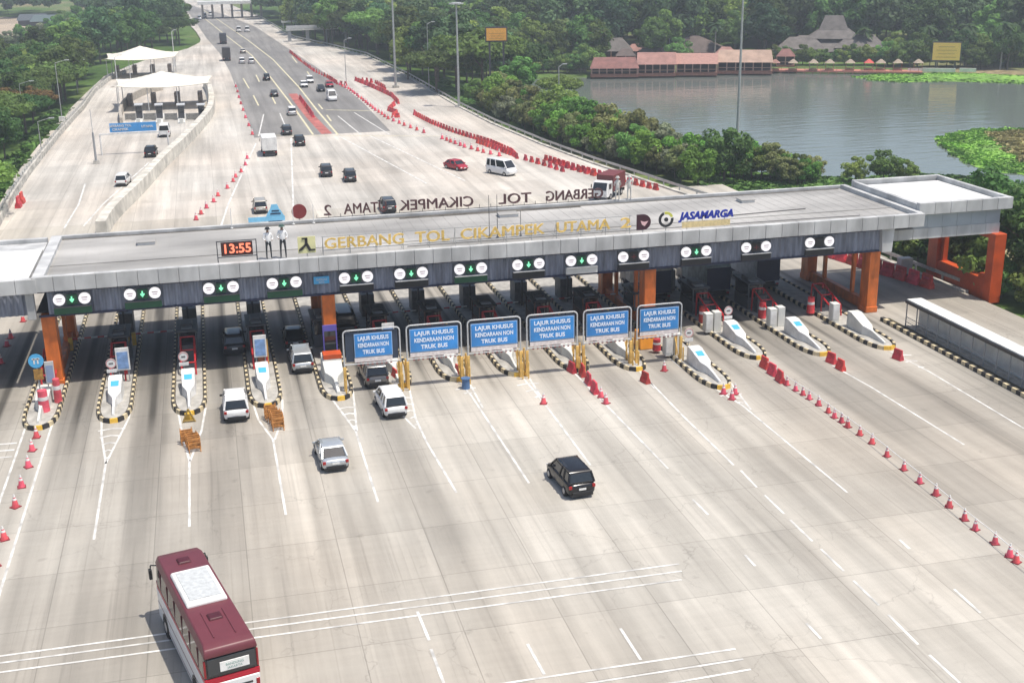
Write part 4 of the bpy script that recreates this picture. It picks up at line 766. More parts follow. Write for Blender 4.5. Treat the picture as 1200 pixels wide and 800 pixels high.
# ---- coach
def make_bus(loc, rz):
    o = thing('coach', 'maroon and white coach with a white roof air conditioner in the near foreground', 'bus', (*loc, 0), rz)
    L, W_, Hh = 9.4, 2.3, 3.4; h = L / 2; hw = W_ / 2
    def sec(y, z0, z1, k0=1., k1=1.): return [(-hw * k0, y, z0), (hw * k0, y, z0), (hw * k1, y, z1), (-hw * k1, y, z1)]
    MB().loft([sec(-h, .5, 1.72, .97, .98), sec(-h + .25, .35, 1.78), sec(h - .4, .35, 1.78), sec(h, .4, 1.7, .93, .95)]).build('body', pw, o, bevel=.06)
    MB().loft([sec(-h + .02, 1.73, 1.98, .985, .985), sec(-h + .28, 1.79, 1.98, .985, .985), sec(h - .42, 1.79, 1.98, .985, .985), sec(h - .02, 1.71, 1.98, .93, .94)]).build('waist_band', mat('bright_red_band', (0.45, 0.01, 0.03), 0.3), o)
    MB().loft([sec(-h + .06, 1.985, 2.95, .97, .93), sec(-h + .4, 1.985, 3.0, .975, .94), sec(h - .5, 1.985, 3.0, .975, .94), sec(h - .04, 1.985, 2.9, .92, .88)]).build('window_band', mat('coach_glass', (0.035, 0.03, 0.03), 0.1, var=0.4, scale=0.8, spec=0.7), o)
    MB().loft([sec(-h - .02, 2.93, 3.12, .96, .94), sec(-h + .1, 2.97, 3.3, .965, .9), sec(-h + .5, 2.99, Hh, .965, .86), sec(h - .8, 2.99, Hh, .965, .86), sec(h - .2, 2.95, 3.28, .93, .8), sec(h, 2.88, 3.05, .88, .75)]).build('roof', maroon, o, bevel=.05, smooth=50)
    mb = MB()
    for k in (-.45, .45): mb.box(k * 1.0, -2.9, Hh - .01, .05, 2.2, .05)
    mb.build('roof_rib', maroon, o)
    for y_ in (-2.35, 3.2): MB().box(0, y_, Hh - .01, .62, .6, .1, tx=.8, ty=.8).build('roof_hatch', mat('dark_maroon_hatch', (0.07, 0.008, 0.015), 0.5), o, bevel=.03)
    ac = MB().box(0, .45, Hh - .02, 1.8, 3.3, .2, tx=.93, ty=.95).build('air_conditioner', white, o, bevel=.08)
    MB().box(0, .45, Hh + .182, 1.35, 2.7, .03).build('grille', mat('pale_grille', (0.5, 0.52, 0.52), 0.6, var=0.2, scale=5), ac)
    # rear
    MB().box(0, -h + .04, 2.12, 1.96, .1, .76).build('rear_window', glass2, o, bevel=.02); rb_ = MB().box(.12, -h - .03, 2.25, 1.2, .04, .42).build('destination_board', plate, o)
    for tx_, z_ in (('BANDUNG', 2.52), ('JAKARTA', 2.36)): text('lettering', tx_, .15, mat('green_grey_letter', (0.25, 0.38, 0.35), 0.6), rb_, (.12, -h - .055, z_), depth=.004)
    for sx in (-1, 1): MB().box(sx * (hw - .13), -h + .02, 1.0, .16, .1, .5).box(sx * (hw - .07), -h + .07, 2.05, .09, .08, .8).build('tail_light', mat('red_corner', (0.3, 0.01, 0.015), 0.35), o, bevel=.03)
    MB().box(0, -h + .0, 1.38, 1.6, .06, .07).box(0, -h + .0, .95, 1.3, .06, .28).build('rear_vent', mat('dark_vent', (0.03, 0.03, 0.03), 0.6), o); MB().box(0, -h - .02, .42, 2.0, .18, .3).build('bumper', pw, o, bevel=.05); MB().box(0, -h - .12, .5, .5, .03, .15).build('number_plate', plate, o)
    # side door lines, wheel arches
    for sx in (-1, 1):
        MB().box(sx * (hw + .0), 0, .55, .02, 6.0, .03).box(sx * hw, 0, 1.15, .02, 8.4, .03).build('side_trim', maroon, o)
        for sy in (-2.75, 2.85):
            MB().tube((sx * (hw - .02), sy, .52), (sx * (hw + .012), sy, .52), .6, .6, 18).build('wheel_arch', black, o)
            wl = MB().tube((sx * (hw - .3), sy, .48), (sx * (hw + .03), sy, .48), .48, .48, 18).build('wheel', tyre, o); MB().tube((sx * (hw + .02), sy, .48), (sx * (hw + .05), sy, .48), .27, .2, 12).build('rim', rimm, wl)
        MB().path([(sx * (hw - .2), h - .3, 2.85), (sx * (hw + .12), h - .1, 2.85), (sx * (hw + .16), h - .05, 2.4)], .035).box(sx * (hw + .16), h - .1, 2.15, .14, .2, .5).build('mirror', black, o, bevel=.02)
        mb = MB()
        for k in range(6): mb.box(sx * (hw * .958), -3.6 + k * 1.4, 2.0, .05, .06, .95)
        mb.build('window_post', maroon, o)
    MB().add([(-hw * .85, h - .01, 1.75), (hw * .85, h - .01, 1.75), (hw * .82, h - .01, 2.85), (-hw * .82, h - .01, 2.85)], [(0, 1, 2, 3)]).build('windscreen', glass, o)
    return o
make_bus((-2.08, 49.25), R(13.5))
# ---------------------------------------------------------------- cones, barriers
cone0 = thing('traffic_cone', 'pink-red cone', 'traffic cone', (0, 0, 0))
MB().box(0, 0, 0, .48, .48, .05).build('base', mat('cone_base', (0.25, 0.03, 0.04), 0.7), cone0)
MB().tube((0, 0, .05), (0, 0, .46), .2, .12, 12).tube((0, 0, .58), (0, 0, .64), .085, .07, 12).build('cone', pinkred, cone0, smooth=40)
MB().tube((0, 0, .46), (0, 0, .58), .121, .087, 12).tube((0, 0, .64), (0, 0, .8), .072, .035, 10).build('reflective_tip', white, cone0, smooth=40)
first = [True]
def cone(x, y, label, group, s=1.0):
    if first[0]: first[0] = False; cone0.location = (x, y, 0); cone0['label'] = label; cone0['group'] = group; cone0.scale = (s,) * 3; return
    c = copy_tree(cone0, (x + rnd.uniform(-.09, .09), y + rnd.uniform(-.12, .12), 0), rnd.random() * 3, label, group, scale=(s,) * 3)
    c.rotation_euler.x = rnd.uniform(-.03, .03)
for px, py in [(922, 451), (931, 457), (940, 462), (949, 468), (958, 475), (969, 483), (976, 489), (985, 494), (993, 500), (1007, 510), (1021, 520), (1040, 535), (1059, 551), (1077, 566), (1095, 580), (1113, 595), (1128, 608), (1145, 621), (1163, 636), (1183, 653), (1191, 660)]:
    cone(*G(px, py), 'red and white cone in the long chain joined by a rope across the right-hand plaza', 'cones roped in a line across the right side of the plaza', rnd.uniform(.84, .95))
rp = [Vector((*G(px, py), .62)) for px, py in [(890, 426), (922, 451), (949, 468), (985, 494), (1021, 520), (1059, 551), (1095, 580), (1128, 608), (1163, 636), (1191, 660), (1240, 700)]]
o = MB().path(rp, .025, 5).build('plastic_chain', white); tag(o, 'pale plastic chain strung along the row of cones', 'chain')
for px, py in [(44, 512), (39, 527), (33, 548), (25, 571), (17, 595), (6, 631), (-3, 662)]: cone(*G(px, py), 'red cone in the row running down from the leftmost island', 'cones below the leftmost island')
for px, py in [(3, 425), (9, 405), (14, 396), (28, 377), (-4, 440)]: cone(*G(px, py), 'red cone at the far left edge in the canopy shade', 'cones at the left frame edge')
for px, py in [(288, 194), (282, 202), (277, 208), (273, 213), (266, 221), (256, 230), (250, 237), (242, 244), (236, 251), (230, 258), (290, 186)]: cone(*G(px, py), 'small cone in the slanting row behind the left half of the roof', 'slanting row of cones behind the roof', 1.2)
for px, py in [(638, 473), (858, 468), (848, 462), (778, 434), (704, 466), (709, 473), (863, 462)]:
    cone(*G(px, py), {638: 'lone cone on the stripe below the third blue sign', 704: 'left cone of two at the end of the red barriers below the fourth blue sign', 709: 'dark tip cone at the very end of the red barriers below the fourth blue sign', 778: 'lone faded cone right of the sixth sign legs'}.get(px, 'one of the cones at the nose of the long right-hand island'), 'single cones at island noses')
farc = resample([G(*p) for p in [(398, 100), (410, 106), (425, 118), (440, 130), (455, 140), (475, 148), (500, 157)]], 3.2) + resample([G(*p) for p in [(518, 163), (530, 168), (548, 174), (570, 180), (592, 184)]], 2.0)
for x, y, _ in farc: cone(x, y, 'cone in the curved row beside the right carriageway beyond the roof', 'curved row of cones by the right carriageway', 1.35)
for x, y, _ in resample([G(*p) for p in [(296, 158), (285, 130), (279, 112), (276, 100)]], 11): cone(x, y, 'cone on the left edge of the asphalt', 'cones along the left edge of the asphalt', 1.3)
bar0 = thing('water_barrier', 'red barrier', 'plastic barrier', (0, 0, 0))
MB().loft([[(-.55, -.25, 0), (.55, -.25, 0), (.55, .25, 0), (-.55, .25, 0)], [(-.52, -.22, .3), (.52, -.22, .3), (.52, .22, .3), (-.52, .22, .3)], [(-.5, -.1, .55), (.5, -.1, .55), (.5, .1, .55), (-.5, .1, .55)], [(-.48, -.07, 1.0), (.48, -.07, 1.0), (.48, .07, 1.0), (-.48, .07, 1.0)]]).build('shell', red, bar0, bevel=.03)
MB().box(0, -.105, .62, .6, .02, .16).build('white_panel', pinkred, bar0)
fb = [True]
def barrier(x, y, rz, label, group, s=1.0):
    if fb[0]: fb[0] = False; bar0.location = (x, y, 0); bar0.rotation_euler.z = rz; bar0['label'] = label; bar0['group'] = group; return
    copy_tree(bar0, (x, y, 0), rz + rnd.uniform(-.12, .12), label, group, scale=(s,) * 3)
for pts, st_, lab, grp in [
    ([(486, 135), (505, 145), (530, 155), (552, 162)], 1.5, 'red barrier in the tight row along the right edge of the far plaza', 'tight row of red barriers by the right guard rail'),
    ([(556, 163), (575, 169), (600, 180), (606, 186)], 1.3, 'red barrier in the thick red block next to the white minibus', 'red barriers beside the white minibus'),
    ([(560, 168), (582, 176), (604, 184)], 1.3, 'red barrier in the near row next to the white minibus', 'near row of red barriers beside the white minibus'),
    ([(616, 188), (640, 195), (662, 202)], 1.8, 'red barrier in the broken row between minibus and roof', 'broken row of red barriers before the roof'),
    ([(640, 188), (665, 196), (690, 203), (720, 211), (770, 223)], 1.35, 'red barrier in the long row running down to the roof at the right', 'long row of red barriers reaching the roof'),
    ([(645, 191), (670, 199), (706, 209)], 1.7, 'red barrier in the second row running down to the roof', 'second row of red barriers reaching the roof'),
    ([(417, 95), (432, 101), (448, 108), (460, 114), (467, 122)], 1.3, 'red barrier in the upper curve beside the guard rail', 'upper curve of red barriers'),
    ([(425, 95), (440, 98), (452, 105)], 2.4, 'red barrier in the short back row by the guard rail', 'short back row of red barriers'),
    ([(462, 124), (455, 130), (466, 134), (460, 138), (472, 138)], 1.0, 'red barrier in the heap where the upper curve ends', 'heap of red barriers'),
    ([(385, 92), (395, 99), (408, 101)], 2.0, 'red barrier at the bend beside the dark red car', 'red barriers at the bend'),
    ([(340, 62), (352, 72), (368, 84), (385, 92)], 3.4, 'far red barrier along the right edge of the highway', 'far red barriers along the highway')]:
    for x, y, a in resample([G(*p) for p in pts], st_): barrier(x, y, a, lab, grp, (.95 if y > 240 else .85) if rnd.random() < .9 else .8)
for x, y, a in resample([G(*p) for p in [(352, 117), (360, 128), (368, 139)]], 2.2): barrier(x, y, a, 'red barrier standing on the painted median strip', 'red barriers on the median')
for pts, lab, grp in [([(896, 431), (905, 439), (914, 447)], 'red barrier of the three touching ones at the head of the cone chain', 'three red barriers at the head of the cone chain'), ([(683, 440), (690, 450), (697, 460)], 'red barrier in the short row at the legs below the fourth blue sign', 'red barriers below the fourth blue sign')]:
    for px, py in pts: barrier(*G(px, py), R(90), lab, grp, .88)
for px, py, lab in [(974, 425, 'left red barrier at the nose of the second island from the right'), (985, 433, 'right red barrier at the nose of the second island from the right'), (1052, 421, 'lone red barrier at the nose of the rightmost island'), (756, 448, 'lone red barrier below the left edge of the last blue sign'), (670, 436, 'orange-red barrier by the striped kerb under the fourth blue sign'), (537, 440, 'red barrier by the striped kerb under the second blue sign'), (463, 444, 'upper red barrier right of the dark grey people carrier')]: barrier(*G(px, py), R(100), lab, None, .82)
for px, py, a in [(22, 243, 'red barrier leaning by the left parapet'), (26, 238, 'second red barrier just above the one by the left parapet')]: barrier(*G(px, py), R(90), a, None, 1.4)
# right-hand road: red barriers in the shade
for x, y, a in resample([(57.3, 118), (58.5, 108), (60.2, 100), (62.0, 93)], 1.6): barrier(x, y, a, 'dark red barrier curving through the shade under the right wing', 'red barriers under the right wing', 1.3)
o = thing('white_utility_box', 'grey-white box in the shade beside the barriers under the right wing', 'utility box', (62.4, 99.5, 0)); MB().box(0, 0, 0, 1.2, .8, 1.5).build('body', offwhite, o, bevel=.03); MB().box(0, -.41, .2, 1.0, .02, 1.1).build('door', ltgrey, o)
# stacked orange barricades below two islands
def barricades(x, y, n, label, rz):
    o = thing('stacked_barricades', label, 'barricade', (x, y, 0), rz)
    for k in range(n):
        yy_ = k * .36; sx = rnd.uniform(-.08, .08) + (-0.2 if k > n / 2 else .05); mb = MB()
        for s_ in (-.35, .35): mb.tube((s_ + sx, yy_ - .25, 0), (s_ + sx, yy_, .95), .03).tube((s_ + sx, yy_ + .3, 0), (s_ + sx, yy_, .95), .03)
        for z in (.3, .55, .8): mb.box(sx, yy_ - .2 + z * .18, z - .07, .8, .05, .13)
        mb.build('barricade', orangebar, o)
    return o
barricades(-2.65, 73.8, 6, 'stack of orange-brown barricades below the third island', R(8)); barricades(2.65, 76.0, 8, 'narrow stack of orange barricades standing in line below the fourth island', R(2))
o = thing('triangle_stand', 'small yellow-brown triangular stand at the nose of the third island', 'warning stand', (-2.95, 79.0, 0)); MB().tube((-.4, 0, 0), (0, .1, .9), .06).tube((.4, 0, 0), (0, .1, .9), .06).tube((-.4, 0, .1), (.4, 0, .1), .06).build('frame', mat('brown_yellow', (0.3, 0.2, 0.05), 0.6), o); MB().box(0, .35, 0, .5, .3, .5).build('foot', yellow, o)
o = MB().tube((0, 0, 0), (0, 0, .75), .3, .26, 12).tube((0, 0, .75), (0, 0, .8), .34, .34, 12).build('blue_bin', mat('slate_blue', (0.07, 0.15, 0.3), 0.6), loc=(*G(546, 455), 0)); tag(o, 'blue-grey bin at the foot of the posts between the second and third blue signs', 'bin')
# ---------------------------------------------------------------- rails, parapets, slip-road plaza
def guardrail(pts, label, name='guard_rail', post=4.0, z0=0.0, conc=True):
    o = thing(name, label, 'guard rail', (0, 0, 0)); P = [(p[0], p[1]) for p in pts]
    mb = MB()
    for (x0, y0), (x1, y1) in zip(P, P[1:]):
        a = math.atan2(y1 - y0, x1 - x0); d = math.hypot(x1 - x0, y1 - y0); mb.box((x0 + x1) / 2, (y0 + y1) / 2, z0 + .55, d + .03, .07, .32, rz=a)
    mb.build('rail', galv, o); mb = MB()
    for x, y, a in resample(P, post): mb.box(x, y, z0 - .3, .14, .14, 1.15, rz=a)
    mb.build('post', galv, o)
    if conc:
        mb = MB()
        for (x0, y0), (x1, y1) in zip(P, P[1:]):
            a = math.atan2(y1 - y0, x1 - x0); d = math.hypot(x1 - x0, y1 - y0); mb.box((x0 + x1) / 2 - .5 * math.sin(a), (y0 + y1) / 2 + .5 * math.cos(a) - 0 * .5, -.36, d + .1, .45, .55, rz=a)
        mb.build('kerb_wall', wallconc, o)
    return o
guardrail([p for p in RAIL if p[1] < 680][:], 'long steel guard rail curving along the right side of the far road')
LRP = [(-14.8, 84), (-20, 110), (-23.2, 138), (-24.6, 165), (-25.1, 182), (-25.2, 205), (-24.8, 221), (-24.1, 245), (-23.5, 259), (-23.3, 275), (-23.6, 292), (-22, 318)]
LRP = [(-24.3, 120), (-24.3, 143), (-25.0, 165), (-25.2, 183), (-25.0, 205), (-24.8, 221), (-24.2, 245), (-23.8, 259), (-23.8, 290), (-22, 318), (-17, 345)]
def parapet(pts, label, hgt, wdt, rail=True, m=None):
    o = thing('parapet_wall', label, 'wall', (0, 0, 0)); mb = MB(); mr_ = MB()
    L_ = []; R_ = []
    V = [Vector((p[0], p[1], 0)) for p in pts]; secs = []
    for i, q in enumerate(V):
        d = (V[min(i + 1, len(V) - 1)] - V[max(i - 1, 0)]).normalized(); nn = Vector((-d.y, d.x, 0))
        secs.append([q + nn * wdt * .6 + Vector((0, 0, -.3)), q - nn * wdt * .6 + Vector((0, 0, -.3)), q - nn * wdt * .5 + Vector((0, 0, hgt)), q + nn * wdt * .5 + Vector((0, 0, hgt))])
    mb.loft([[tuple(v) for v in s_] for s_ in secs]).build('wall', m or wallconc, o)
    if rail:
        mb = MB()
        for x, y, a in resample(pts, 2.5): mb.box(x, y, hgt, .1, .1, .5)
        for (x0, y0), (x1, y1) in zip(pts, pts[1:]): mb.tube((x0, y0, hgt + .5), (x1, y1, hgt + .5), .05, n=6)
        mb.build('rail', galv, o)
    return o
parapet(LRP, 'pale concrete parapet with a steel rail along the left slip road', .9, .5)
BW = [(-12.4, 139), (-12.1, 145), (-11.4, 151), (-9.2, 165), (-6.9, 184), (-4.0, 202), (-0.6, 228), (0.7, 240), (1.2, 254), (1.2, 275), (0.4, 292)]
def smooth_poly(P, n=3):
    for _ in range(n):
        Q = [P[0]]
        for a, b in zip(P, P[1:]): Q += [(a[0] * .75 + b[0] * .25, a[1] * .75 + b[1] * .25), (a[0] * .25 + b[0] * .75, a[1] * .25 + b[1] * .75)]
        P = Q + [P[-1]]
    return P
parapet(smooth_poly(BW, 2), 'curved white-topped concrete wall between the slip-road plaza and the main plaza', 1.7, 1.1, rail=False, m=mat('curved_wall_concrete', (0.60, 0.57, 0.50), 0.85, var=0.35, scale=0.6))
IW = [G(*p) for p in [(143, 148), (141, 137), (146, 125), (158, 116), (175, 109), (190, 106)]]
parapet(smooth_poly(IW, 2), 'inner curved wall left of the slip-road booths', 1.5, .5, rail=False, m=mat('inner_wall', (0.42, 0.38, 0.32), 0.85, var=0.3))
# slip-road booths row
for k, (px, lab) in enumerate([(163, 'left small booth island on the slip-road plaza'), (187, 'second small booth island on the slip-road plaza'), (213, 'third small booth island on the slip-road plaza'), (237, 'right small booth island against the curved wall')]):
    x, y = G(px, 143); o = thing('slip_road_booth', lab, 'toll booth', (x, y + 1, 0), group='booths on the slip-road plaza')
    MB().box(0, 3, 0, 1.3, 13, .22).box(0, -3.3, 0, .7, .6, .9).build('island', offwhite, o); MB().box(0, 3, .22, 1.1, 2.0, 2.4).build('cabin', dkgrey, o, bevel=.05); MB().box(0, 3, 2.62, 1.5, 2.6, .15).build('roof', ltgrey, o)
    MB().box(0, 1.98, 1.3, .9, .04, .9).build('window', glass, o)
mb = MB()
for a_, b_ in ((145, 160), (167, 184), (192, 209), (217, 235)):
    x0, y0 = G(a_, 143); x1, y1 = G(b_, 143); o = thing('lane_gate_panel', 'grey closed gate panel between the %s' % {145: 'inner wall and first slip-road booth', 167: 'first and second slip-road booths', 192: 'second and third slip-road booths', 217: 'third and right slip-road booths'}[a_], 'gate', ((x0 + x1) / 2, y0 + 2, 0)); mb = MB()
    mb.box(0, 0, .15, x1 - x0 - .3, .12, 1.1).build('panel', mat('mottled_gate', (0.24, 0.23, 0.21), 0.7, var=0.5, scale=5), o); MB().box(-(x1 - x0) / 2 + .2, 0, 0, .1, .14, 1.3).box((x1 - x0) / 2 - .2, 0, 0, .1, .14, 1.3).build('post', grey, o)
# tents
def tent_thing(cx, cy, wd, dp, z, peak, label, rz):
    o = thing('tensile_canopy', label, 'canopy tent', (cx, cy, 0), rz, 'tensile canopies over the slip road'); N, M = 24, 12; vs = []
    for i in range(N + 1):
        for j in range(M + 1):
            u = i / N * 2 - 1; v = j / M * 2 - 1; e_ = 1 - .10 * (1 - abs(u) ** 2) * abs(v) ** 3
            r_ = max(abs(u), abs(v) * .9); hgt = z + peak * (max(0, 1 - r_) ** 1.15) + .5 * (u * u) * (v * v) - .35 * (1 - u * u) * v * v * .6
            vs.append((u * wd / 2 * (1 - .09 * (1 - v * v) * abs(u) ** 3), v * dp / 2 * (1 - .12 * (1 - u * u) * abs(v) ** 3), hgt))
    top = len(vs); mb = MB(); fs = [(i * (M + 1) + j, (i + 1) * (M + 1) + j, (i + 1) * (M + 1) + j + 1, i * (M + 1) + j + 1) for i in range(N) for j in range(M)]
    mb.add(vs, fs); mb.add([(a, b, c - .08) for a, b, c in vs], [f[::-1] for f in fs]); mb.build('membrane', tent, o, smooth=60)
    for sx in (-1, -.33, .33, 1):
        for sy in (-1, 1): MB().tube((sx * wd * .44, sy * dp * .42, 0), (sx * wd * .44, sy * dp * .42, z + .2), .1, .07, 8).build('mast', ltgrey, o)
    mb = MB()
    for k in range(4): MB().box(-wd * .36 + k * wd * .24, 4, 0, .9, 3.5, 2.3).build('booth', mat('shaded_booths', (0.30, 0.25, 0.22), 0.6, var=0.5, scale=2), o)
    return o
x0, y0 = G(133, 97, 5.5); x1, y1 = G(246, 97, 5.5); tent_thing((x0 + x1) / 2, (y0 + y1) / 2 + 8, x1 - x0 + 1.0, 15, 4.5, 2.5, 'nearer white tensile canopy over the slip-road booths', R(-1))
x0, y0 = G(121, 66, 5.5); x1, y1 = G(206, 66, 5.5); tent_thing((x0 + x1) / 2, (y0 + y1) / 2 + 9, x1 - x0 + .6, 17, 4.5, 2.8, 'farther white tensile canopy beside the wood', R(-1))
# blue board over the slip road
x0, y0 = G(134, 176, 0); o = thing('overhead_direction_board', 'long bright blue board with white writing spanning the slip road', 'road sign', (-11.2, 197.5, 0))
MB().box(0, 0, 3.4, 6.9, .15, 1.35).build('board', mat('bright_blue_board', (0.06, 0.30, 0.66), 0.5), o); text('lettering', 'GERBANG TOL', .5, white, o, (-1.9, -.09, 4.35), bold=.01); text('lettering', 'CIKAMPEK', .5, white, o, (-1.9, -.09, 3.8), bold=.01); text('lettering', 'UTAMA', .5, white, o, (2.1, -.09, 4.1), bold=.01)
MB().box(0, 0, 3.05, 10.2, .2, .22).build('beam', white, o)
for sx in (-5, 5): MB().tube((sx, 0, 0), (sx, 0, 3.2), .12).build('post', white, o)
o = thing('gantry_post', 'dark grey post with a base block in the middle of the slip road', 'post', (*G(113, 192), 0)); MB().tube((0, 0, .3), (0, 0, 4.6), .18, .14).build('shaft', grey, o); MB().box(0, 0, 0, .9, .9, .5, tx=.8, ty=.8).build('base', concrete, o); MB().tube((0, 0, 4.6), (0, 0, 8), .05).build('mast', ltgrey, o)
# ---- lamp posts and masts
def mast(px, py, z, h, label, heads=True, r=.26):
    x, y = G(px, py, z); o = thing('light_mast', label, 'light mast', (x, y, z)); MB().tube((0, 0, 0), (0, 0, h), r, r * .55, 12).build('pole', galv, o, smooth=50); MB().box(0, 0, -.2, 1.3, 1.3, .7).build('base', concrete, o)
    hd = MB(); hd.tube((0, 0, h - .3), (0, 0, h), .9, .9, 14)
    for k in range(6): hd.box(math.cos(k) * 1.1, math.sin(k) * 1.1, h - .35, .5, .4, .25)
    hd.build('floodlight_ring', ltgrey, o); return o
mast(464, 103, 0, 21.5, 'tall light mast beside the highway bend, leftmost of the three', r=.3); mast(538, 128, -.4, 20.0, 'tall light mast with its lamp ring showing at the top of the picture'); mast(863, 184, -1.5, 26, 'tallest light mast standing against the lake', r=.24)
def lamp(px, py, z, h, label, arm=1.8, sgn=1, r=.1, m=None):
    x, y = G(px, py, z); o = thing('street_lamp', label, 'street lamp', (x, y, z)); MB().tube((0, 0, -.3), (0, 0, h), r, r * .6, 8).tube((0, 0, h), (sgn * arm, 0, h + .5), r * .5, r * .4, 6).build('pole', m or galv, o, smooth=50)
    MB().box(sgn * (arm + .3), 0, h + .42, .8, .3, .14).build('lamp_head', ltgrey, o); return o
lamp(73, 142, 0, 10.5, 'grey street lamp with a curved arm outside the left parapet'); MB().box(0, 0, 0, 1, 1, .8).build('footing', white, bpy.data.objects['street_lamp'])
lamp(30, 155, -1, 8.5, 'thin lamp post in the wood at the left', r=.09); lamp(49, 180, -.5, 5, 'short thin lamp post low against the wood at the left', r=.09); lamp(503, 105, -.4, 14, 'thin pale pole in front of the trees between the two big masts', r=.12, arm=1.0); lamp(655, 148, -1.5, 10.5, 'thin green-grey pole rising from the bushes at the lake corner', r=.13, arm=.8)
lamp(406, 100, -.4, 10, 'thin pole in front of the trees at the highway bend', r=.1, arm=1.0); lamp(140, 120, 0, 9, 'thin white pole left of the nearer tensile canopy', r=.12, arm=.8, m=white); lamp(205, 78, 0, 9, 'thin white pole between the two tensile canopies', r=.14, arm=.6, m=white); lamp(91, 108, 0, 6.5, 'short lamp post near the top of the left parapet', r=.09)
lamp(784, 66, -2, 14, 'slim pole behind the red-roofed lakeside building', r=.16, arm=.5)
# bridge/overpass piece at the highway's right edge
x, y = G(352, 50); o = thing('small_footbridge', 'pale flat bridge deck on short legs at the highway edge before the trees', 'bridge', (x, y, 0)); MB().box(9, 6, 3.6, 26, 3.2, .6).build('deck', offwhite, o); MB().box(9, 4.4, 4.2, 26, .15, 1.0).build('railing', ltgrey, o)
for k in (-3, 3, 9, 16): MB().box(k, 6, -1, 1, 2, 4.6).build('pier', grey, o)
x, y = G(323, 36); o = thing('white_roadside_board', 'pale billboard against the dark trees beside the far highway', 'billboard', (x + 6, y + 10, 0)); MB().box(0, 0, 2.2, 6.0, .3, 3.6).build('panel', mat('pale_board', (0.6, 0.62, 0.6), 0.6), o); MB().box(-2.4, 0, -1, .3, .3, 3.2).box(2.4, 0, -1, .3, .3, 3.2).build('post', grey, o)
# far toll gate at the top
x, y = G(268, 22); o = thing('far_toll_gate', 'distant white-roofed toll gate at the top of the highway', 'canopy', (x + 2, y + 6, 0)); MB().box(0, 0, 6.2, 30, 12, 1.3).build('roof', white, o)
for k in range(7): MB().box(-13 + k * 4.3, 0, 0, .9, 3, 6.2).build('column', mat('far_column', (0.3, 0.27, 0.26), 0.6), o)
# ---------------------------------------------------------------- lakeside buildings
def hip(mb, cx, cy, w_, d_, z0, z1, ridge=.5, mi=0, rd=0.08):
    a, b, r_ = w_ / 2, d_ / 2, w_ / 2 * ridge
    return mb.add([(cx - a, cy - b, z0), (cx + a, cy - b, z0), (cx + a, cy + b, z0), (cx - a, cy + b, z0), (cx - r_, cy - d_ * rd, z1), (cx + r_, cy - d_ * rd, z1), (cx + r_, cy + d_ * rd, z1), (cx - r_, cy + d_ * rd, z1)], [(3, 2, 1, 0), (0, 1, 5, 4), (1, 2, 6, 5), (2, 3, 7, 6), (3, 0, 4, 7), (4, 5, 6, 7)], mi)
tiler = mat('brick_red_roof', (0.22, 0.10, 0.085), 0.8, var=0.3, scale=0.8); tilep = mat('pink_red_roof', (0.34, 0.18, 0.15), 0.8, var=0.25, scale=0.6); tilec = mat('cream_pink_roof', (0.42, 0.29, 0.22), 0.8, var=0.3, scale=0.4)
browr = mat('brown_grey_roof', (0.13, 0.10, 0.09), 0.85, var=0.3, scale=0.6); greyr = mat('grey_shingle_roof', (0.15, 0.135, 0.125), 0.85, var=0.35, scale=0.6); deck = mat('timber_deck', (0.34, 0.15, 0.10), 0.8, var=0.3); dkin = mat('interior_shade', (0.05, 0.035, 0.03), 0.9, var=0.5)
def pavilion(px, py, w_, d_, label, rm, zt=6, eave=3, posts=6, ridge=.85, z=-2.6, frontwall=None, rd=.08, extra=None):
    x, y = G(px, py, z); o = thing('lakeside_pavilion', label, 'building', (x, y, z), face(px)); mb = MB(); hip(mb, 0, d_ / 2, w_, d_, eave, zt, ridge, rd=rd); o_ = mb.build('roof', rm, o)
    MB().box(0, d_ / 2, 0, w_ * .97, d_ * .9, .75).build('deck', frontwall or deck, o); MB().box(0, d_ * .6, .75, w_ * .93, d_ * .6, eave - .8).build('wall', dkin, o)  # dark block paints the shade of the open interior behind the posts
    mb = MB()
    for k in range(posts): mb.box(-w_ * .46 + k * w_ * .92 / (posts - 1), .5, .75, .3, .3, eave - .75)
    mb.box(0, .4, 1.5, w_ * .94, .12, .15); mb.build('post', mat('pale_post', (0.45, 0.27, 0.2), 0.7), o)
    if extra: extra(o)
    return o
pavilion(720, 91, 12.5, 9, 'left part of the long lakeside restaurant with a brick-red roof', tiler, 4.6, 2.2, 7)
pavilion(769, 90, 10, 9, 'pink-roofed middle section of the long lakeside restaurant', tilep, 5.6, 3.0, 6, ridge=.99)
pavilion(816, 89, 10.8, 9, 'lighter pink-roofed section right of the middle of the lakeside restaurant', mat('light_pink_roof', (0.40, 0.22, 0.18), 0.8, var=0.2), 5.2, 2.9, 6, ridge=.99)
pavilion(872, 87, 14.5, 10, 'cream and red barrel-roofed right end of the lakeside restaurant', tilec, 5.6, 2.9, 7, ridge=.92)
pavilion(812, 73, 21, 14, 'large brown hip roof behind the lakeside restaurant', browr, 6.8, 2.6, 6, ridge=.12)
pavilion(722, 74, 9.5, 9, 'grey hip-roofed hut left of the brick-red roof', greyr, 6.6, 3.2, 4, ridge=.35); pavilion(689, 77, 8.5, 7, 'small shed with a pale grey lean-to roof at the lake corner', mat('pale_sheet_roof', (0.42, 0.41, 0.38), 0.7), 4.2, 3.0, 4, ridge=.9)
pavilion(745, 72, 6, 6, 'little pink-gabled hut between grey hut and brown roof', tilep, 4.6, 2.8, 3, ridge=.4); pavilion(672, 70, 6, 6, 'low red hut at the far left lake corner', tiler, 3.2, 2.0, 3)
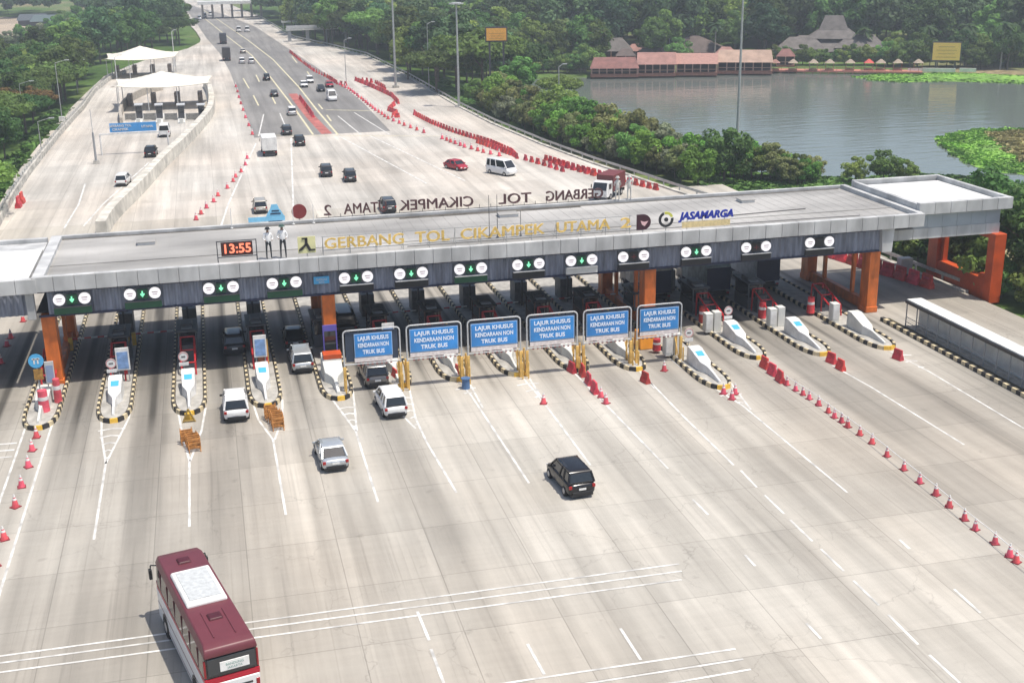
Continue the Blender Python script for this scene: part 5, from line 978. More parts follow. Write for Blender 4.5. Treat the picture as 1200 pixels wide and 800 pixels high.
def joglo(o):
    mb = MB(); hip(mb, 0.8, 9, 15, 11, 6.2, 8.8, .5, rd=.2); hip(mb, 0.5, 9, 8.0, 5.5, 8.4, 12.2, .62, rd=.1); mb.build('tower_roof', greyr, o)
    mb = MB(); hip(mb, -8, 5, 14, 10, 3.6, 6.6, .5); hip(mb, 8, 6, 14, 11, 4.0, 7.2, .5); mb.build('side_roof', greyr, o)
pavilion(972, 74, 32, 18, 'big grey-brown stepped roof of the traditional hall at the lake', greyr, 6.6, 3.0, 10, ridge=.55, rd=.15, extra=joglo)
# pier with small gazebos
x, y = G(985, 86, -2.8); o = thing('lake_pier', 'reddish waterside deck in front of the traditional hall', 'pier', (x, y, -3.2), face(985)); MB().box(0, 2, .6, 40, 4.5, .4).build('deck', mat('red_deck', (0.5, 0.2, 0.15), 0.8, var=0.3), o); mb = MB()
for k in range(20): mb.box(-19 + k * 2, 0, -.8, .3, .3, 1.5).box(-19 + k * 2, .2, 1.0, .1, .1, .9)
mb.box(0, .2, 1.8, 40, .1, .1); mb.build('post', deck, o)
gaz = mat('weathered_tan_roof', (0.36, 0.29, 0.22), 0.8, var=0.3)
for px, m_, lab in [(910, tilep, 'pink hut at the left end of the pier'), (931, gaz, 'tan-roofed gazebo on the pier, leftmost of four'), (955, gaz, 'tan-roofed gazebo on the pier, second from the left'), (974, gaz, 'tan-roofed gazebo on the pier, third from the left'), (998, gaz, 'tan-roofed gazebo on the pier, rightmost of four'), (1020, red, 'small red gazebo right of the tan ones'), (1034, gaz, 'tan gazebo at the very right end of the pier'), (1054, gaz, 'tan gazebo just beyond the pier end'), (1078, gaz, 'tan-roofed gazebo left of the yellow billboard')]:
    x, y = G(px, 83, -2.2); o = thing('gazebo', lab, 'gazebo', (x, y + 1, -2.3), face(px)); mb = MB(); hip(mb, 0, 0, 2.5, 2.5, 2.0, 2.9, .15); mb.build('roof', m_, o); mb = MB()
    for a_ in (-1, 1):
        for b_ in (-1, 1): mb.box(a_, b_, 0, .15, .15, 2.0)
    mb.box(0, 0, 0, 2.2, 2.2, .5); mb.build('post', deck, o)
for px, w_, lab in [(1100, 8, 'long low white wall on the far shore below the billboard'), (1134, 4, 'short white wall right of the billboard legs'), (1072, 3.5, 'white stretched boat on the green shore')]:
    x, y = G(px, 84, -2.4); o = MB().box(0, 0, 0, w_, .6, .9).build('low_wall', offwhite, loc=(x, y, -2.5), rz=face(px)); tag(o, lab, 'wall')
def billboard(px, y_base, z0, w_, h_, zb, label, m_, rows=4):
    x, y = G(px, y_base, z0); o = thing('billboard', label, 'billboard', (x, y, z0), face(px)); MB().box(0, .2, zb - .3, w_ + .5, .3, h_ + .6).build('frame', dkgrey, o); MB().box(0, 0, zb, w_, .12, h_).build('face', m_, o)
    mb = MB()
    for k in range(rows): mb.box(0, -.07, zb + h_ * (.16 + .2 * k), w_ * (.74 - .14 * (k % 2)), .02, h_ * .03)
    mb.build('lettering', mat('brown_writing', (0.5, 0.28, 0.08), 0.6), o)
    for s_ in (-.35, .35): MB().box(s_ * w_, .25, 0, .4, .4, zb).build('post', dkgrey, o)
    return o
billboard(1107, 84, -2.5, 6.6, 4.3, 2.8, 'yellow billboard with brown lines of writing on the far shore', mat('yellow_board', (0.95, 0.58, 0.15), 0.5, var=0.05)); billboard(583, 120, -.8, 4.0, 2.4, 12.3, 'small orange billboard rising out of the trees', mat('orange_board', (0.85, 0.42, 0.08), 0.5), 3)
# barn roofs in the fields at the left
for px, py, w_, m_, lab in [(40, 30, 14, mat('slate_shed', (0.06, 0.075, 0.09), 0.7), 'dark gabled shed roof in the fields, left of two'), (64, 31, 20, mat('slate_shed2', (0.085, 0.12, 0.125), 0.7), 'longer blue-grey shed roof in the fields, right of two'), (67, 40, 4.5, white, 'tiny white hut below the blue-grey shed')]:
    x, y = G(px, py, -1.5); o = thing('field_shed', lab, 'shed', (x, y, -1.6), face(px)); mb = MB(); hip(mb, 0, 0, w_, w_ * .6, 2.5, 5.0 if w_ > 5 else 3.4, .8); mb.build('roof', m_, o); MB().box(0, 0, 0, w_ * .92, w_ * .5, 2.5).build('wall', offwhite if w_ < 5 else dkgrey, o)
# roof figures
def figure(x, y, z, label, rz=0, h=2.35, hat=None, pale=False):
    s = h / 1.75; me = bpy.data.meshes.new('fig'); P = [(0, 0, .95), (0, 0, 1.15), (0, 0, 1.36), (0, 0, 1.48), (0, 0, 1.62), (.17, 0, 1.4), (.27, -.02, 1.14), (.16, -.15, 1.02), (-.17, 0, 1.4), (-.27, -.02, 1.14), (-.16, -.15, 1.02), (.1, 0, .88), (.12, 0, .48), (.13, 0, .05), (.13, -.12, .03), (-.1, 0, .88), (-.12, 0, .48), (-.13, 0, .05), (-.13, -.12, .03)]
    E_ = [(0, 1), (1, 2), (2, 3), (3, 4), (2, 5), (5, 6), (6, 7), (2, 8), (8, 9), (9, 10), (0, 11), (11, 12), (12, 13), (13, 14), (0, 15), (15, 16), (16, 17), (17, 18)]
    rad = [.14, .13, .15, .055, .1, .065, .05, .04, .065, .05, .04, .09, .065, .045, .04, .09, .065, .045, .04]
    me.from_pydata([tuple(c * s for c in q) for q in P], E_, []); ob = bpy.data.objects.new('fig', me); COL.objects.link(ob); ob.modifiers.new('s', 'SKIN'); ob.modifiers.new('ss', 'SUBSURF').levels = 1
    for v, r_ in zip(me.skin_vertices[0].data, rad): v.radius = (r_ * s, r_ * s * .8)
    me.skin_vertices[0].data[0].use_root = True
    me2 = bpy.data.meshes.new_from_object(ob.evaluated_get(bpy.context.evaluated_depsgraph_get())); bpy.data.objects.remove(ob)
    me2.materials.clear(); sh = mat('white_shirt', (0.8, 0.8, 0.8), 0.6) if not pale else mat('pale_stone', (0.55, 0.54, 0.5), 0.7)
    for m_ in [sh, mat('dark_trousers', (0.04, 0.045, 0.05), 0.7) if not pale else sh, mat('skin', (0.3, 0.17, 0.11), 0.6) if not pale else sh]: me2.materials.append(m_)
    for f in me2.polygons:
        zc = f.center.z / s; f.material_index = 1 if zc < .98 else (2 if zc > 1.47 or (zc < 1.07 and abs(f.center.x) / s > .1 and f.center.y / s < -.1) else 0); f.use_smooth = True
    o = bpy.data.objects.new('roof_figure', me2); COL.objects.link(o); o.location = (x, y, z); o.rotation_euler.z = rz; tag(o, label, 'person')
    MB().tube((0, 0, 1.66 * s), (0, 0, 1.76 * s), .12 * s, .11 * s, 14).tube((0, -.02, 1.655 * s), (0, -.02, 1.665 * s), .17 * s, .17 * s, 14).build('hat', hat or black, o)
    MB().box(-.035 * s, -.1 * s, 1.62 * s, .02 * s, .02, .015 * s).box(.035 * s, -.1 * s, 1.62 * s, .02 * s, .02, .015 * s).build('eyes', black, o)
    return o
figure(3.55, 89.9, 8.1, 'roof figure in white shirt and dark cap, left one beside the clock', .2); figure(4.6, 89.9, 8.1, 'roof figure in white shirt and greenish cap, right one of the pair', -.1, 2.5, mat('green_cap', (0.08, 0.14, 0.12), 0.6))
figure(34.6, 101.6, 8.3, 'pale statue seen from behind at the far roof edge, left of two', math.pi, 2.1, offwhite, True); figure(35.7, 101.6, 8.3, 'pale statue seen from behind at the far roof edge, right of two', math.pi, 2.1, offwhite, True)
# ---------------------------------------------------------------- trees
def crown_mesh(seed, rx_, rz_, ncl, nl, ls, flat=False, zc=0.0, name='crown'):
    r = np.random.RandomState(seed); V = []; Fc = []
    cl = []
    for k in range(ncl):
        d = r.randn(3); d /= np.linalg.norm(d); rad = .35 + .65 * r.rand() ** .5
        c = d * rad * np.array([rx_, rx_, rz_]) * (.82 + .3 * r.rand())
        if flat: c[2] = abs(c[2]) * .8 + r.randn() * .1 * rz_ - .12 * np.hypot(c[0], c[1]) / rx_ * rz_
        elif c[2] < -.55 * rz_: c[2] *= .5
        cl.append((c, (.24 + .2 * r.rand()) * rx_))
    n_each = nl // ncl
    for c, cr_ in cl:
        d = r.randn(n_each, 3); d /= np.linalg.norm(d, axis=1)[:, None]; q = c + d * cr_ * (.7 + .35 * r.rand(n_each, 1)) * np.array([1, 1, .38 if flat else .72])
        nrm = d + r.randn(n_each, 3) * .45 + np.array([0, 0, .35]); nrm /= np.linalg.norm(nrm, axis=1)[:, None]
        a = np.cross(nrm, r.randn(n_each, 3)); a /= np.linalg.norm(a, axis=1)[:, None]; b = np.cross(nrm, a); s = ls * (.6 + .8 * r.rand(n_each, 1)); 
        o = len(V) * 1
        pts = np.stack([q - a * s, q - b * s * .6 + nrm * s * .1, q + a * s, q + b * s * .6 - nrm * s * .15], 1).reshape(-1, 3)
        V.append(pts)
    V = np.concatenate(V); V[:, 2] += zc; nq = len(V) // 4
    me = bpy.data.meshes.new(name); me.vertices.add(len(V)); me.vertices.foreach_set('co', V.astype(np.float32).ravel()); me.loops.add(nq * 4); me.loops.foreach_set('vertex_index', np.arange(nq * 4, dtype=np.int32))
    me.polygons.add(nq); me.polygons.foreach_set('loop_start', np.arange(0, nq * 4, 4, dtype=np.int32)); me.polygons.foreach_set('loop_total', np.full(nq, 4, np.int32)); me.update(calc_edges=True); return me
def trunk_mb(h, r, seed, crown_r, limbs=5):
    rr = random.Random(seed); mb = MB(); top = (rr.uniform(-.3, .3), rr.uniform(-.3, .3), h); mb.tube((0, 0, -1.0), top, r, r * .55, 7)
    for k in range(limbs):
        a = k * 2 * math.pi / limbs + rr.random(); q = crown_r * rr.uniform(.4, .75); mb.tube((top[0] * .8, top[1] * .8, h * rr.uniform(.65, .95)), (math.cos(a) * q, math.sin(a) * q, h + crown_r * rr.uniform(.2, .6)), r * .4, r * .12, 5)
    return mb
lg1 = leafmat('leaf_deep_green', (0.09, 0.175, 0.045)); lg2 = leafmat('leaf_mid_green', (0.155, 0.27, 0.06)); lg3 = leafmat('leaf_bright_green', (0.15, 0.32, 0.05), 0.6); lg4 = leafmat('leaf_olive', (0.24, 0.27, 0.10), 0.6); lg5 = leafmat('leaf_bluish', (0.085, 0.17, 0.07)); lg6 = leafmat('leaf_rusty', (0.19, 0.14, 0.04), 0.5); lg7 = leafmat('leaf_pale_grey_green', (0.24, 0.27, 0.16), 0.5)
PROTO = {}
def proto(key, lm, rx_, rz_, hgt, ncl, nl, ls, flat=False, seeds=(1, 2, 3), tr=.25, nm='broadleaf_tree', tm_=None):
    PROTO[key] = [(nm, crown_mesh(s_ * 17 + 3, rx_, rz_, ncl, nl, ls, flat, hgt), trunk_mb(hgt - rz_ * .35, tr, s_, rx_).mesh('trunk', tm_ or bark)) for s_ in seeds]
    for _, c_, _ in PROTO[key]: c_.materials.append(lm)
proto('deep', lg1, 5.0, 4.6, 8.5, 34, 5200, .36); proto('mid', lg2, 4.6, 4.4, 8.0, 34, 5200, .36); proto('blue', lg5, 5.4, 5.0, 9.0, 36, 5200, .4)
proto('bright', lg3, 2.5, 2.3, 3.0, 26, 4200, .2, nm='leafy_shrub', tr=.14); proto('olive', lg4, 2.4, 2.1, 2.9, 26, 4200, .2, nm='leafy_shrub', tr=.14); proto('bushmid', lg2, 2.7, 2.5, 3.2, 28, 4400, .21, nm='leafy_shrub', tr=.16); proto('pale', lg7, 2.2, 1.9, 2.7, 24, 3600, .2, nm='leafy_shrub', tr=.12)
proto('umb', lg1, 7.0, 2.6, 8.0, 46, 6500, .36, flat=True, nm='spreading_tree', tr=.35); proto('umbm', lg2, 7.0, 2.6, 8.0, 46, 6500, .36, flat=True, nm='spreading_tree', tr=.35); proto('rust', lg6, 6.0, 2.3, 7.5, 40, 5200, .34, flat=True, nm='spreading_tree', tr=.3)
def tree(key, x, y, z, s, label, group, cat='tree', sz=1.0):
    nm, cm, tm2 = rnd.choice(PROTO[key]); o = thing(nm, label, cat, (x, y, z), rnd.random() * 6.28, group); o.scale = (s, s, s * sz)
    for n_, m_ in (('crown', cm), ('trunk', tm2)): c_ = bpy.data.objects.new(n_, m_); COL.objects.link(c_); c_.parent = o
    return o
STUFF = []
def vis(x, y): return x < .79 * y + 4
def gz(x, y): return float(ground_z(np.array([[x]], float), np.array([[y]], float))[0, 0])
def scatter(poly, step, keys, label, group, smin=.8, smax=1.2, jit=.45, avoid=None, cat='tree'):
    P = np.array(poly); n = 0; x = P[:, 0].min(); k = 0
    while x < P[:, 0].max():
        y = P[:, 1].min() + (k % 2) * step / 2
        while y < P[:, 1].max():
            xx, yy_ = x + rnd.uniform(-jit, jit) * step, y + rnd.uniform(-jit, jit) * step
            if sdf(np.array([[xx]]), np.array([[yy_]]), P)[0, 0] < 0 and not (avoid and avoid(xx, yy_)): tree(rnd.choice(keys), xx, yy_, gz(xx, yy_), rnd.uniform(smin, smax), label, group, cat); n += 1
            y += step
        x += step * .87; k += 1
    return n
nlake = lambda x, y: sdf(np.array([[x]]), np.array([[y]]), LP)[0, 0] < 1.5
CNT = {}
# wood left of the slip road
CNT['left'] = scatter([(-28.5, 120), (-27.5, 150), (-30, 190), (-29.5, 260), (-28.5, 300), (-27, 330), (-36, 345), (-58, 345), (-55, 300), (-48, 240), (-40, 180), (-36, 120)], 6.9, ['deep', 'umb', 'mid', 'umbm', 'deep'], 'tree in the dense wood left of the slip-road parapet', 'trees left of the slip road', .6, .88)
CNT['left2'] = scatter([(-27, 330), (-19, 365), (-6, 430), (-4, 470), (-7, 520), (-22, 500), (-32, 430), (-42, 350)], 10.5, ['deep', 'blue', 'mid', 'umb'], 'tree in the wood between the far tensile canopy and the highway', 'trees beyond the tensile canopies', .8, 1.1)
for px, py, s_ in [(12, 125, .8), (38, 118, .75), (22, 100, .8)]: tree('rust', *G(px, py + 22, 0), -1.5, s_, 'rusty-leaved spreading tree at the left picture edge', 'rusty-leaved trees at the left edge')
for px, py, k_, s_ in [(12, 58, 'pale', 1.3), (30, 56, 'bushmid', 1.4), (48, 52, 'pale', 1.5), (70, 50, 'bushmid', 1.6), (85, 44, 'pale', 1.5), (95, 40, 'bushmid', 1.8), (110, 38, 'bushmid', 1.6), (126, 36, 'deep', .6), (142, 34, 'deep', .7), (120, 18, 'deep', .6), (58, 44, 'bushmid', 1.2), (10, 17, 'deep', .5), (90, 22, 'deep', .5), (75, 34, 'bushmid', 1.3), (160, 36, 'mid', .7), (105, 46, 'mid', .6), (150, 44, 'mid', .7)]:
    tree(k_, *G(px, py, -1.5), -1.6, s_, 'scattered tree at the edge of the fields in the upper left', 'scattered trees by the fields')
# belt right of the highway
CNT['hw'] = scatter([(51.5, 262), (51, 300), (50, 345), (44, 385), (36, 425), (33, 470), (33, 500), (60, 500), (75, 440), (88, 400), (92, 345), (80, 318), (68, 300), (62, 270)], 9.8, ['deep', 'mid', 'mid', 'blue', 'umbm'], 'tree in the belt between the highway bend and the lake', 'trees between highway and lake', .9, 1.25, avoid=nlake)
# far shore forest: the front rows as trees, what lies behind as one mass
def back_row(x, y):
    if nlake(x, y) or not vis(x, y): return True
    if sdf(np.array([[x]]), np.array([[y]]), LP)[0, 0] > 58: STUFF.append((x, y, gz(x, y), rnd.uniform(1.2, 1.7))); return True
    return False
CNT['far'] = scatter([(88, 352), (110, 346), (150, 336), (176, 326), (205, 296), (235, 268), (262, 262), (300, 262), (330, 300), (240, 380), (150, 430), (92, 440)], 9.8, ['deep', 'blue', 'blue', 'mid', 'deep'], 'tree in the dark forest behind the far lake shore', 'forest trees behind the lake', 1.15, 1.6, avoid=back_row)
for P_, st_ in (([(30, 500), (60, 500), (95, 445), (150, 435), (150, 560), (25, 660)], 12), ([(-190, 690), (-60, 640), (-14, 600), (-16, 660), (-60, 740), (-200, 790)], 16), ([(240, 380), (330, 300), (420, 360), (300, 520), (150, 560), (150, 430)], 15)):
    P_ = np.array(P_, float); x = P_[:, 0].min()
    while x < P_[:, 0].max():
        y = P_[:, 1].min()
        while y < P_[:, 1].max():
            q = (x + rnd.uniform(-4, 4), y + rnd.uniform(-4, 4))
            if sdf(np.array([[q[0]]]), np.array([[q[1]]]), P_)[0, 0] < 0 and vis(*q): STUFF.append((*q, gz(*q), rnd.uniform(1.0, 1.5)))
            y += st_
        x += st_
def mass(name, label, items, m_):
    pr2 = []
    for s_ in range(3):
        c_ = crown_mesh(s_ + 90, 5.0, 4.7, 30, 1300, .8, False, 8.5); a_ = np.empty(len(c_.vertices) * 3, np.float32); c_.vertices.foreach_get('co', a_); pr2.append(a_.reshape(-1, 3)); bpy.data.meshes.remove(c_)
    VV = []
    for x, y, z, s_ in items:
        b_ = rnd.choice(pr2); t_ = rnd.random() * 6.28; c_, n_ = math.cos(t_), math.sin(t_); VV.append(np.stack([(b_[:, 0] * c_ - b_[:, 1] * n_) * s_ + x, (b_[:, 0] * n_ + b_[:, 1] * c_) * s_ + y, b_[:, 2] * s_ + z], 1))
    VV = np.concatenate(VV); nq = len(VV) // 4; me = bpy.data.meshes.new(name); me.vertices.add(len(VV)); me.vertices.foreach_set('co', VV.astype(np.float32).ravel()); me.loops.add(nq * 4); me.loops.foreach_set('vertex_index', np.arange(nq * 4, dtype=np.int32))
    me.polygons.add(nq); me.polygons.foreach_set('loop_start', np.arange(0, nq * 4, 4, dtype=np.int32)); me.polygons.foreach_set('loop_total', np.full(nq, 4, np.int32)); me.update(calc_edges=True); me.materials.append(m_); o = bpy.data.objects.new(name, me); COL.objects.link(o); tag(o, label, 'forest', None, 'stuff')
mass('distant_forest', 'hazy forest mass behind the lake and the far highway', STUFF, leafmat('leaf_distant', (0.10, 0.19, 0.07), 0)); CNT['stuff'] = len(STUFF)
for px, py, k_, s_ in [(612, 80, 'deep', .7), (626, 78, 'mid', .75), (640, 77, 'deep', .8), (652, 80, 'deep', .65), (600, 84, 'mid', .6), (660, 74, 'deep', .9), (692, 70, 'deep', 1.0), (680, 66, 'blue', 1.0), (745, 64, 'deep', 1.0), (763, 74, 'mid', .95), (775, 71, 'mid', 1.1), (795, 74, 'bushmid', 1.2), (860, 70, 'deep', 1.0), (895, 72, 'blue', 1.1), (905, 68, 'deep', 1.1), (1040, 76, 'bushmid', 1.1), (1057, 75, 'bright', 1.0), (1070, 74, 'bushmid', 1.0), (1048, 70, 'mid', .6), (1080, 70, 'mid', .7), (1150, 80, 'bushmid', 1.1), (1125, 78, 'deep', .7), (1180, 80, 'deep', .8), (1100, 70, 'deep', .8), (1160, 74, 'mid', .9), (1195, 76, 'deep', .9)]:
    tree(k_, *G(px, py, -2), -2.3, s_, 'tree standing among the lakeside buildings', 'trees among the lakeside buildings')
for px in range(590, 700, 9): tree('bushmid', *G(px + rnd.uniform(-3, 3), 88 - max(0, 625 - px) * -.12 - 4, -2), -2.5, rnd.uniform(.8, 1.3), 'dark bush along the far left corner of the lake', 'bushes at the far left lake corner', 'shrub')
for px in range(585, 702, 8):
    for yb in (80, 75): tree(rnd.choice(['bushmid', 'mid']), *G(px + rnd.uniform(-3, 3), yb, -2), -2.5, rnd.uniform(.5, .7) * (1.6 if yb == 80 else 1.3), 'dark tree along the far left corner of the lake', 'trees at the far left lake corner')
for px in range(1045, 1215, 11): tree('bushmid', *G(px + rnd.uniform(-3, 3), 77, -2), -2.5, rnd.uniform(.8, 1.5), 'bush on the far right shore behind the gazebos and billboard', 'bushes on the far right shore', 'shrub')
# spreading trees by the two masts
for px, py, k_, s_, lab in [(566, 110, 'umbm', 1.25, 'wide flat-topped tree in front of the lake corner'), (600, 108, 'umb', 1.05, 'second flat-topped tree just right of the wide one'), (553, 104, 'mid', .8, 'bushy tree right beside the mast with the lamp ring'), (478, 96, 'mid', 1.0, 'bushy tree just right of the leftmost tall mast'), (512, 112, 'umb', .95, 'dark spreading tree between the two tall masts'), (655, 128, 'umbm', .62, 'small flat-topped tree overhanging the lake beside a thin pole'), (610, 122, 'mid', .75, 'rounded tree left of the small flat-topped one')]: tree(k_, *G(px, py, -.5), -.8, s_, lab, None)
# shrub belt between guard rail and lake
CNT['shrub'] = 0
bp = [(49.5, 236), (50.4, 212), (52.6, 186), (54.8, 168), (56.8, 157), (59.5, 147)]
for row, (off, sc_) in enumerate(((2.4, .85), (5.6, 1.12), (9.2, 1.05))):
    for x, y, a in resample(bp, 3.3 if row < 2 else 4.2):
        if (row == 2 and y > 200) or (row > 0 and y < 152): continue
        q = (x - math.sin(a) * 0 + off + rnd.uniform(-.8, .8), y + off * .25 + rnd.uniform(-.9, .9)); 
        if nlake(*q): continue
        tree(rnd.choice(['olive', 'bushmid', 'olive', 'bright', 'olive', 'pale'] if y > 165 else ['bright', 'bright', 'bushmid', 'olive', 'pale']), *q, gz(*q), sc_ * rnd.uniform(.82, 1.22), 'rounded shrub in the thick belt between guard rail and lake', 'shrubs between guard rail and lake', 'shrub', 1.05); CNT['shrub'] += 1
for px in range(800, 958, 9):
    q = G(px + rnd.uniform(-3, 3), 203 + (px - 800) * .05 + rnd.uniform(-3, 5), -2)
    if not nlake(*q): tree(rnd.choice(['olive', 'bushmid', 'bright', 'olive', 'bright']), *q, gz(*q), rnd.uniform(.68, .95) * (1 if px < 905 else .72), 'rounded shrub in the thick belt between guard rail and lake', 'shrubs between guard rail and lake', 'shrub', 1.05)
for px in range(905, 1040, 12): q = G(px, 75, -2); tree('bushmid', q[0], q[1], -2.6, rnd.uniform(.7, 1.0), 'low bush in front of the traditional hall', 'bushes before the traditional hall', 'shrub')
for px, py, w_, rm_, lab in [(733, 79, 5.5, browr, 'small brown hut squeezed behind the brick-red roof'), (700, 69, 6, mat('pale_hut_roof', (0.4, 0.38, 0.36), 0.8), 'pale-roofed hut far behind the lean-to shed'), (850, 77, 6, tilep, 'small pinkish hut behind the cream roof'), (757, 78, 5, mat('dark_hut_roof', (0.1, 0.09, 0.085), 0.8), 'dark hut roof behind the pink section'), (920, 80, 5, tiler, 'red-roofed hut at the left end of the pier')]: pavilion(px, py, w_, 5, lab, rm_, 4.8, 3.0, 3, ridge=.4)
for px, py, s_, lab in [(1035, 214, .8, 'taller dark shrub behind the roof against the lake'), (1003, 213, .6, 'small shrub left of the taller one behind the roof'), (1062, 213, .55, 'small shrub right of the taller one behind the roof'), (950, 212, .6, 'bright shrub at the right end of the shrub belt'), (922, 212, .7, 'olive shrub second from the right end of the belt')]: q = G(px, py, -2.2); tree('bushmid' if px > 960 else 'bright', *q, gz(*q) if not nlake(*q) else -2.6, s_, lab, None, 'shrub')
# dark trees right of the right wing
for x, y, s_ in [(69.6, 92, .72), (70.2, 98, .75), (69.5, 87, .66), (69.5, 82, .6), (71.5, 78, .5)]: tree('deep', x, y, -.5, s_, 'dark tree crowding the right end of the canopy', 'dark trees right of the canopy')
for x, y, s_ in [(67.2, 86.5, .75), (67.4, 82.5, .75), (66.6, 90.5, .6), (66.8, 78.5, .75), (66.8, 95, .6), (66.9, 100, .6), (68.5, 84.5, .8), (68.9, 89, .8), (68.6, 80, .8)]: tree('bushmid', x, y, -.5, s_, 'low dark bush beside the right-hand road', 'low bushes by the right-hand road', 'shrub')
for k in range(11): tree('bushmid', rnd.uniform(66.3, 68.5), 93 + k * 2.9, -1.2, [.95, .8, .85][k % 3], 'dark bush behind the right portal beyond the road barriers', 'dark bushes behind the right portal', 'shrub')
# palms
palmleaf = leafmat('palm_leaf', (0.06, 0.12, 0.035), 0.4)
def palm_mesh(seed, fl=3.2):
    rr = random.Random(seed); mb = MB()
    for k in range(17):
        a = k * 2.4 + rr.random() * .4; el = rr.uniform(-.1, 1.1); prev = None; P = []
        for t_ in range(6):
            u = t_ / 5; r_ = fl * u * math.cos(el * (1 - u * .5)); z = fl * (u * math.sin(el) - .75 * u * u); P.append(Vector((math.cos(a) * r_, math.sin(a) * r_, z)))
        side = Vector((-math.sin(a), math.cos(a), 0))
        for i in range(5):
            w0, w1 = .55 * math.sin(math.pi * (.12 + .8 * i / 5)), .55 * math.sin(math.pi * (.12 + .8 * (i + 1) / 5)) * (1 if i < 4 else .1); dr = Vector((0, 0, -.28))
            mb.add([P[i], P[i + 1], P[i + 1] + side * w1 + dr * w1, P[i] + side * w0 + dr * w0], [(0, 1, 2, 3)]); mb.add([P[i], P[i + 1], P[i + 1] - side * w1 + dr * w1, P[i] - side * w0 + dr * w0], [(0, 3, 2, 1)])
    return mb.mesh('crown', palmleaf)
for k, (px, py, h_, lab) in enumerate([(837, 72, 10, 'palm with a bare pale trunk above the red-roofed restaurant'), (1085, 72, 9, 'palm in the forest left of the yellow billboard'), (1010, 70, 8, 'palm crown over the traditional hall'), (1130, 76, 10, 'palm rising right of the yellow billboard'), (1172, 80, 11, 'palm near the right picture edge on the far shore'), (1065, 68, 10, 'palm in the dark forest above the gazebos')]):
    x, y = G(px, py, -2); o = thing('palm_tree', lab, 'palm tree', (x, y, -2.2)); c_ = bpy.data.objects.new('crown', palm_mesh(k)); COL.objects.link(c_); c_.parent = o; c_.location.z = h_; MB().tube((0, 0, -.5), (.2, 0, h_ + .1), .22, .15, 8).build('trunk', palebark, o)
# grass: floating water plants and bank
def blades(poly, z, n, size, m_, name, label, seed, zfun=None, slab=True, hscale=1.0):
    P = np.array(poly); r = np.random.RandomState(seed); lo, hi = P.min(0), P.max(0); q = lo + r.rand(n * 3, 2) * (hi - lo); dd = sdf(q[:, 0:1], q[:, 1:2], P)[:, 0]; wob = n1d(q[:, 0] + q[:, 1] * .7, 2.5, 5) * 2.2; q = q[dd < -wob + .4][:n]; n = len(q)
    a = r.rand(n) * 6.28; s = size * (.5 + r.rand(n)); zz = np.full(n, z) if zfun is None else zfun(q[:, 0:1], q[:, 1:2])[:, 0]; dx, dy = np.cos(a) * s, np.sin(a) * s; hgt = s * (.5 + .7 * r.rand(n)) * hscale; ld = r.randn(n, 2) * s[:, None] * .5
    V = np.stack([np.stack([q[:, 0] - dx, q[:, 1] - dy, zz - .05], 1), np.stack([q[:, 0] + dx, q[:, 1] + dy, zz - .05], 1), np.stack([q[:, 0] + dx * .6 + ld[:, 0], q[:, 1] + dy * .6 + ld[:, 1], zz + hgt], 1), np.stack([q[:, 0] - dx * .6 + ld[:, 0], q[:, 1] - dy * .6 + ld[:, 1], zz + hgt], 1)], 1).reshape(-1, 3)
    V = V.tolist(); F_ = [(4 * i, 4 * i + 1, 4 * i + 2, 4 * i + 3) for i in range(n)]
    if zfun is None:
        Q = resample([*map(tuple, P.tolist()), tuple(P[0].tolist())], 1.6); c0 = P.mean(0); k0 = len(V)
        for i, (x, y, _) in enumerate(Q): k_ = 1 - (.02 + .05 * r.rand()); V.append((c0[0] + (x - c0[0]) * k_, c0[1] + (y - c0[1]) * k_, z + .02))
        V.append((c0[0], c0[1], z + .3)); F_ += [(k0 + i, k0 + (i + 1) % len(Q), len(V) - 1) for i in range(len(Q))]
    me = bpy.data.meshes.new(name); me.from_pydata(V, [], F_); me.materials.append(m_); o = bpy.data.objects.new(name, me); COL.objects.link(o); tag(o, label, 'vegetation', None, 'stuff'); return o
gr1 = mat('bright_grass', (0.20, 0.40, 0.05), 0.8, var=0.5, scale=0.25); gr2 = mat('dry_grass', (0.34, 0.30, 0.12), 0.8, var=0.4, scale=0.3); gr3 = mat('bank_grass', (0.10, 0.21, 0.035), 0.85, var=0.5, scale=0.2)
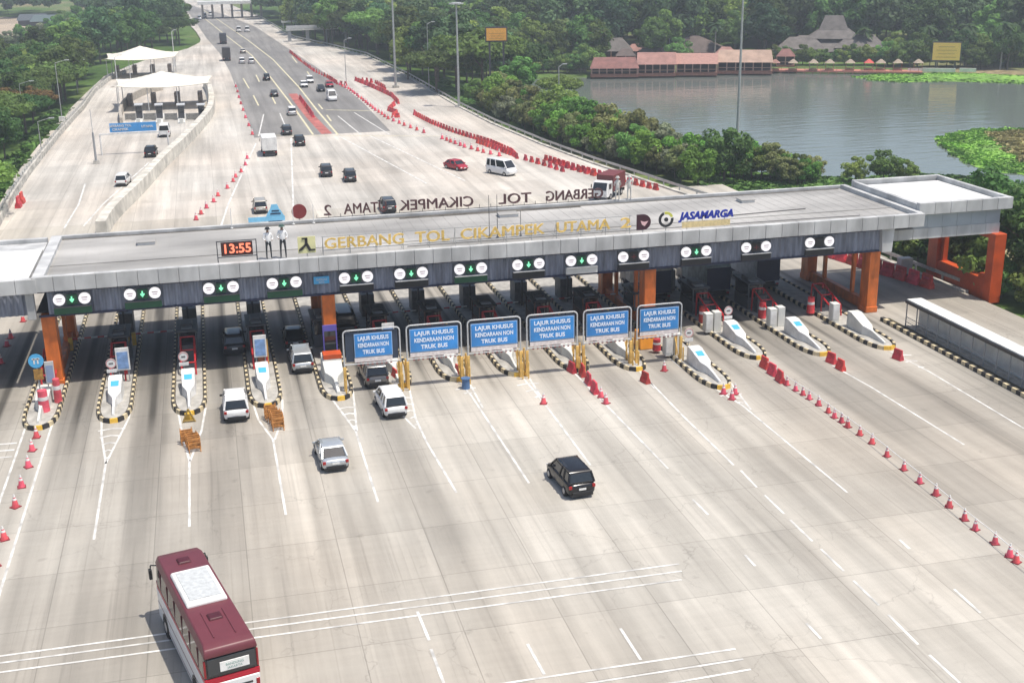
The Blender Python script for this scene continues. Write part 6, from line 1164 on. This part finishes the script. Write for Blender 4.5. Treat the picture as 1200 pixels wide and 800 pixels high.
isl1 = [G(*p, -3) for p in [(1091, 162), (1110, 157), (1135, 152), (1170, 151), (1260, 150), (1300, 215), (1230, 210), (1198, 206), (1160, 203), (1140, 196), (1118, 184), (1105, 174)]]
blades(isl1, -2.98, 16000, .26, gr1, 'floating_grass', 'bright green floating grass mat at the right of the lake', 1)
isl1b = [G(*p, -3) for p in [(1150, 157), (1200, 154), (1300, 156), (1300, 196), (1200, 193), (1178, 180)]]
blades(isl1b, -2.78, 7000, .3, gr2, 'dry_reeds', 'dry yellow reeds inside the floating grass mat', 2)
isl2 = [G(*p, -3) for p in [(998, 90), (1030, 87), (1080, 86), (1140, 84), (1200, 84), (1400, 90), (1400, 102), (1200, 99), (1150, 97), (1110, 96), (1060, 97), (1020, 95)]]
blades(isl2, -2.98, 12000, .4, gr1, 'shore_water_plants', 'band of green water plants along the far right shore', 3, hscale=.5)
bank = [(66, 118), (64, 140), (61, 152), (76, 178), (92, 163), (112, 154), (135, 150), (150, 132), (110, 112)]
blades(bank, -2, 24000, .3, gr3, 'bank_grass', 'rough green grass on the bank behind the canopy', 4, zfun=ground_z, hscale=.7)
blades([(49.5, 232), (48.8, 262), (48.8, 300), (54, 300), (60, 285), (62, 262), (58, 238)], -1, 7000, .45, gr3, 'verge_grass', 'mown green verge at the foot of the tall masts', 6, zfun=ground_z, hscale=.6)
blades([(-25.9, 150), (-26.4, 182), (-26, 230), (-25.2, 262), (-31, 262), (-31, 150)], -1, 6000, .4, gr3, 'parapet_scrub', 'weeds and scrub outside the left parapet', 7, zfun=ground_z, hscale=1.0)
# ---------------------------------------------------------------- haze
hm = bpy.data.materials.new('haze_air'); hm.use_nodes = True; n = hm.node_tree.nodes; l = hm.node_tree.links; n.remove(n['Principled BSDF']); pv = n.new('ShaderNodeVolumePrincipled'); pv.inputs['Color'].default_value = (0.86, 0.93, 1.0, 1); pv.inputs['Density'].default_value = 0.00046; pv.inputs['Anisotropy'].default_value = 0.2; l.new(pv.outputs[0], n['Material Output'].inputs['Volume'])
o = MB().box(300, 900, -8, 4200, 4600, 42).build('haze', hm); tag(o, kind='stuff')
o.visible_shadow = True
print('COUNTS', CNT)
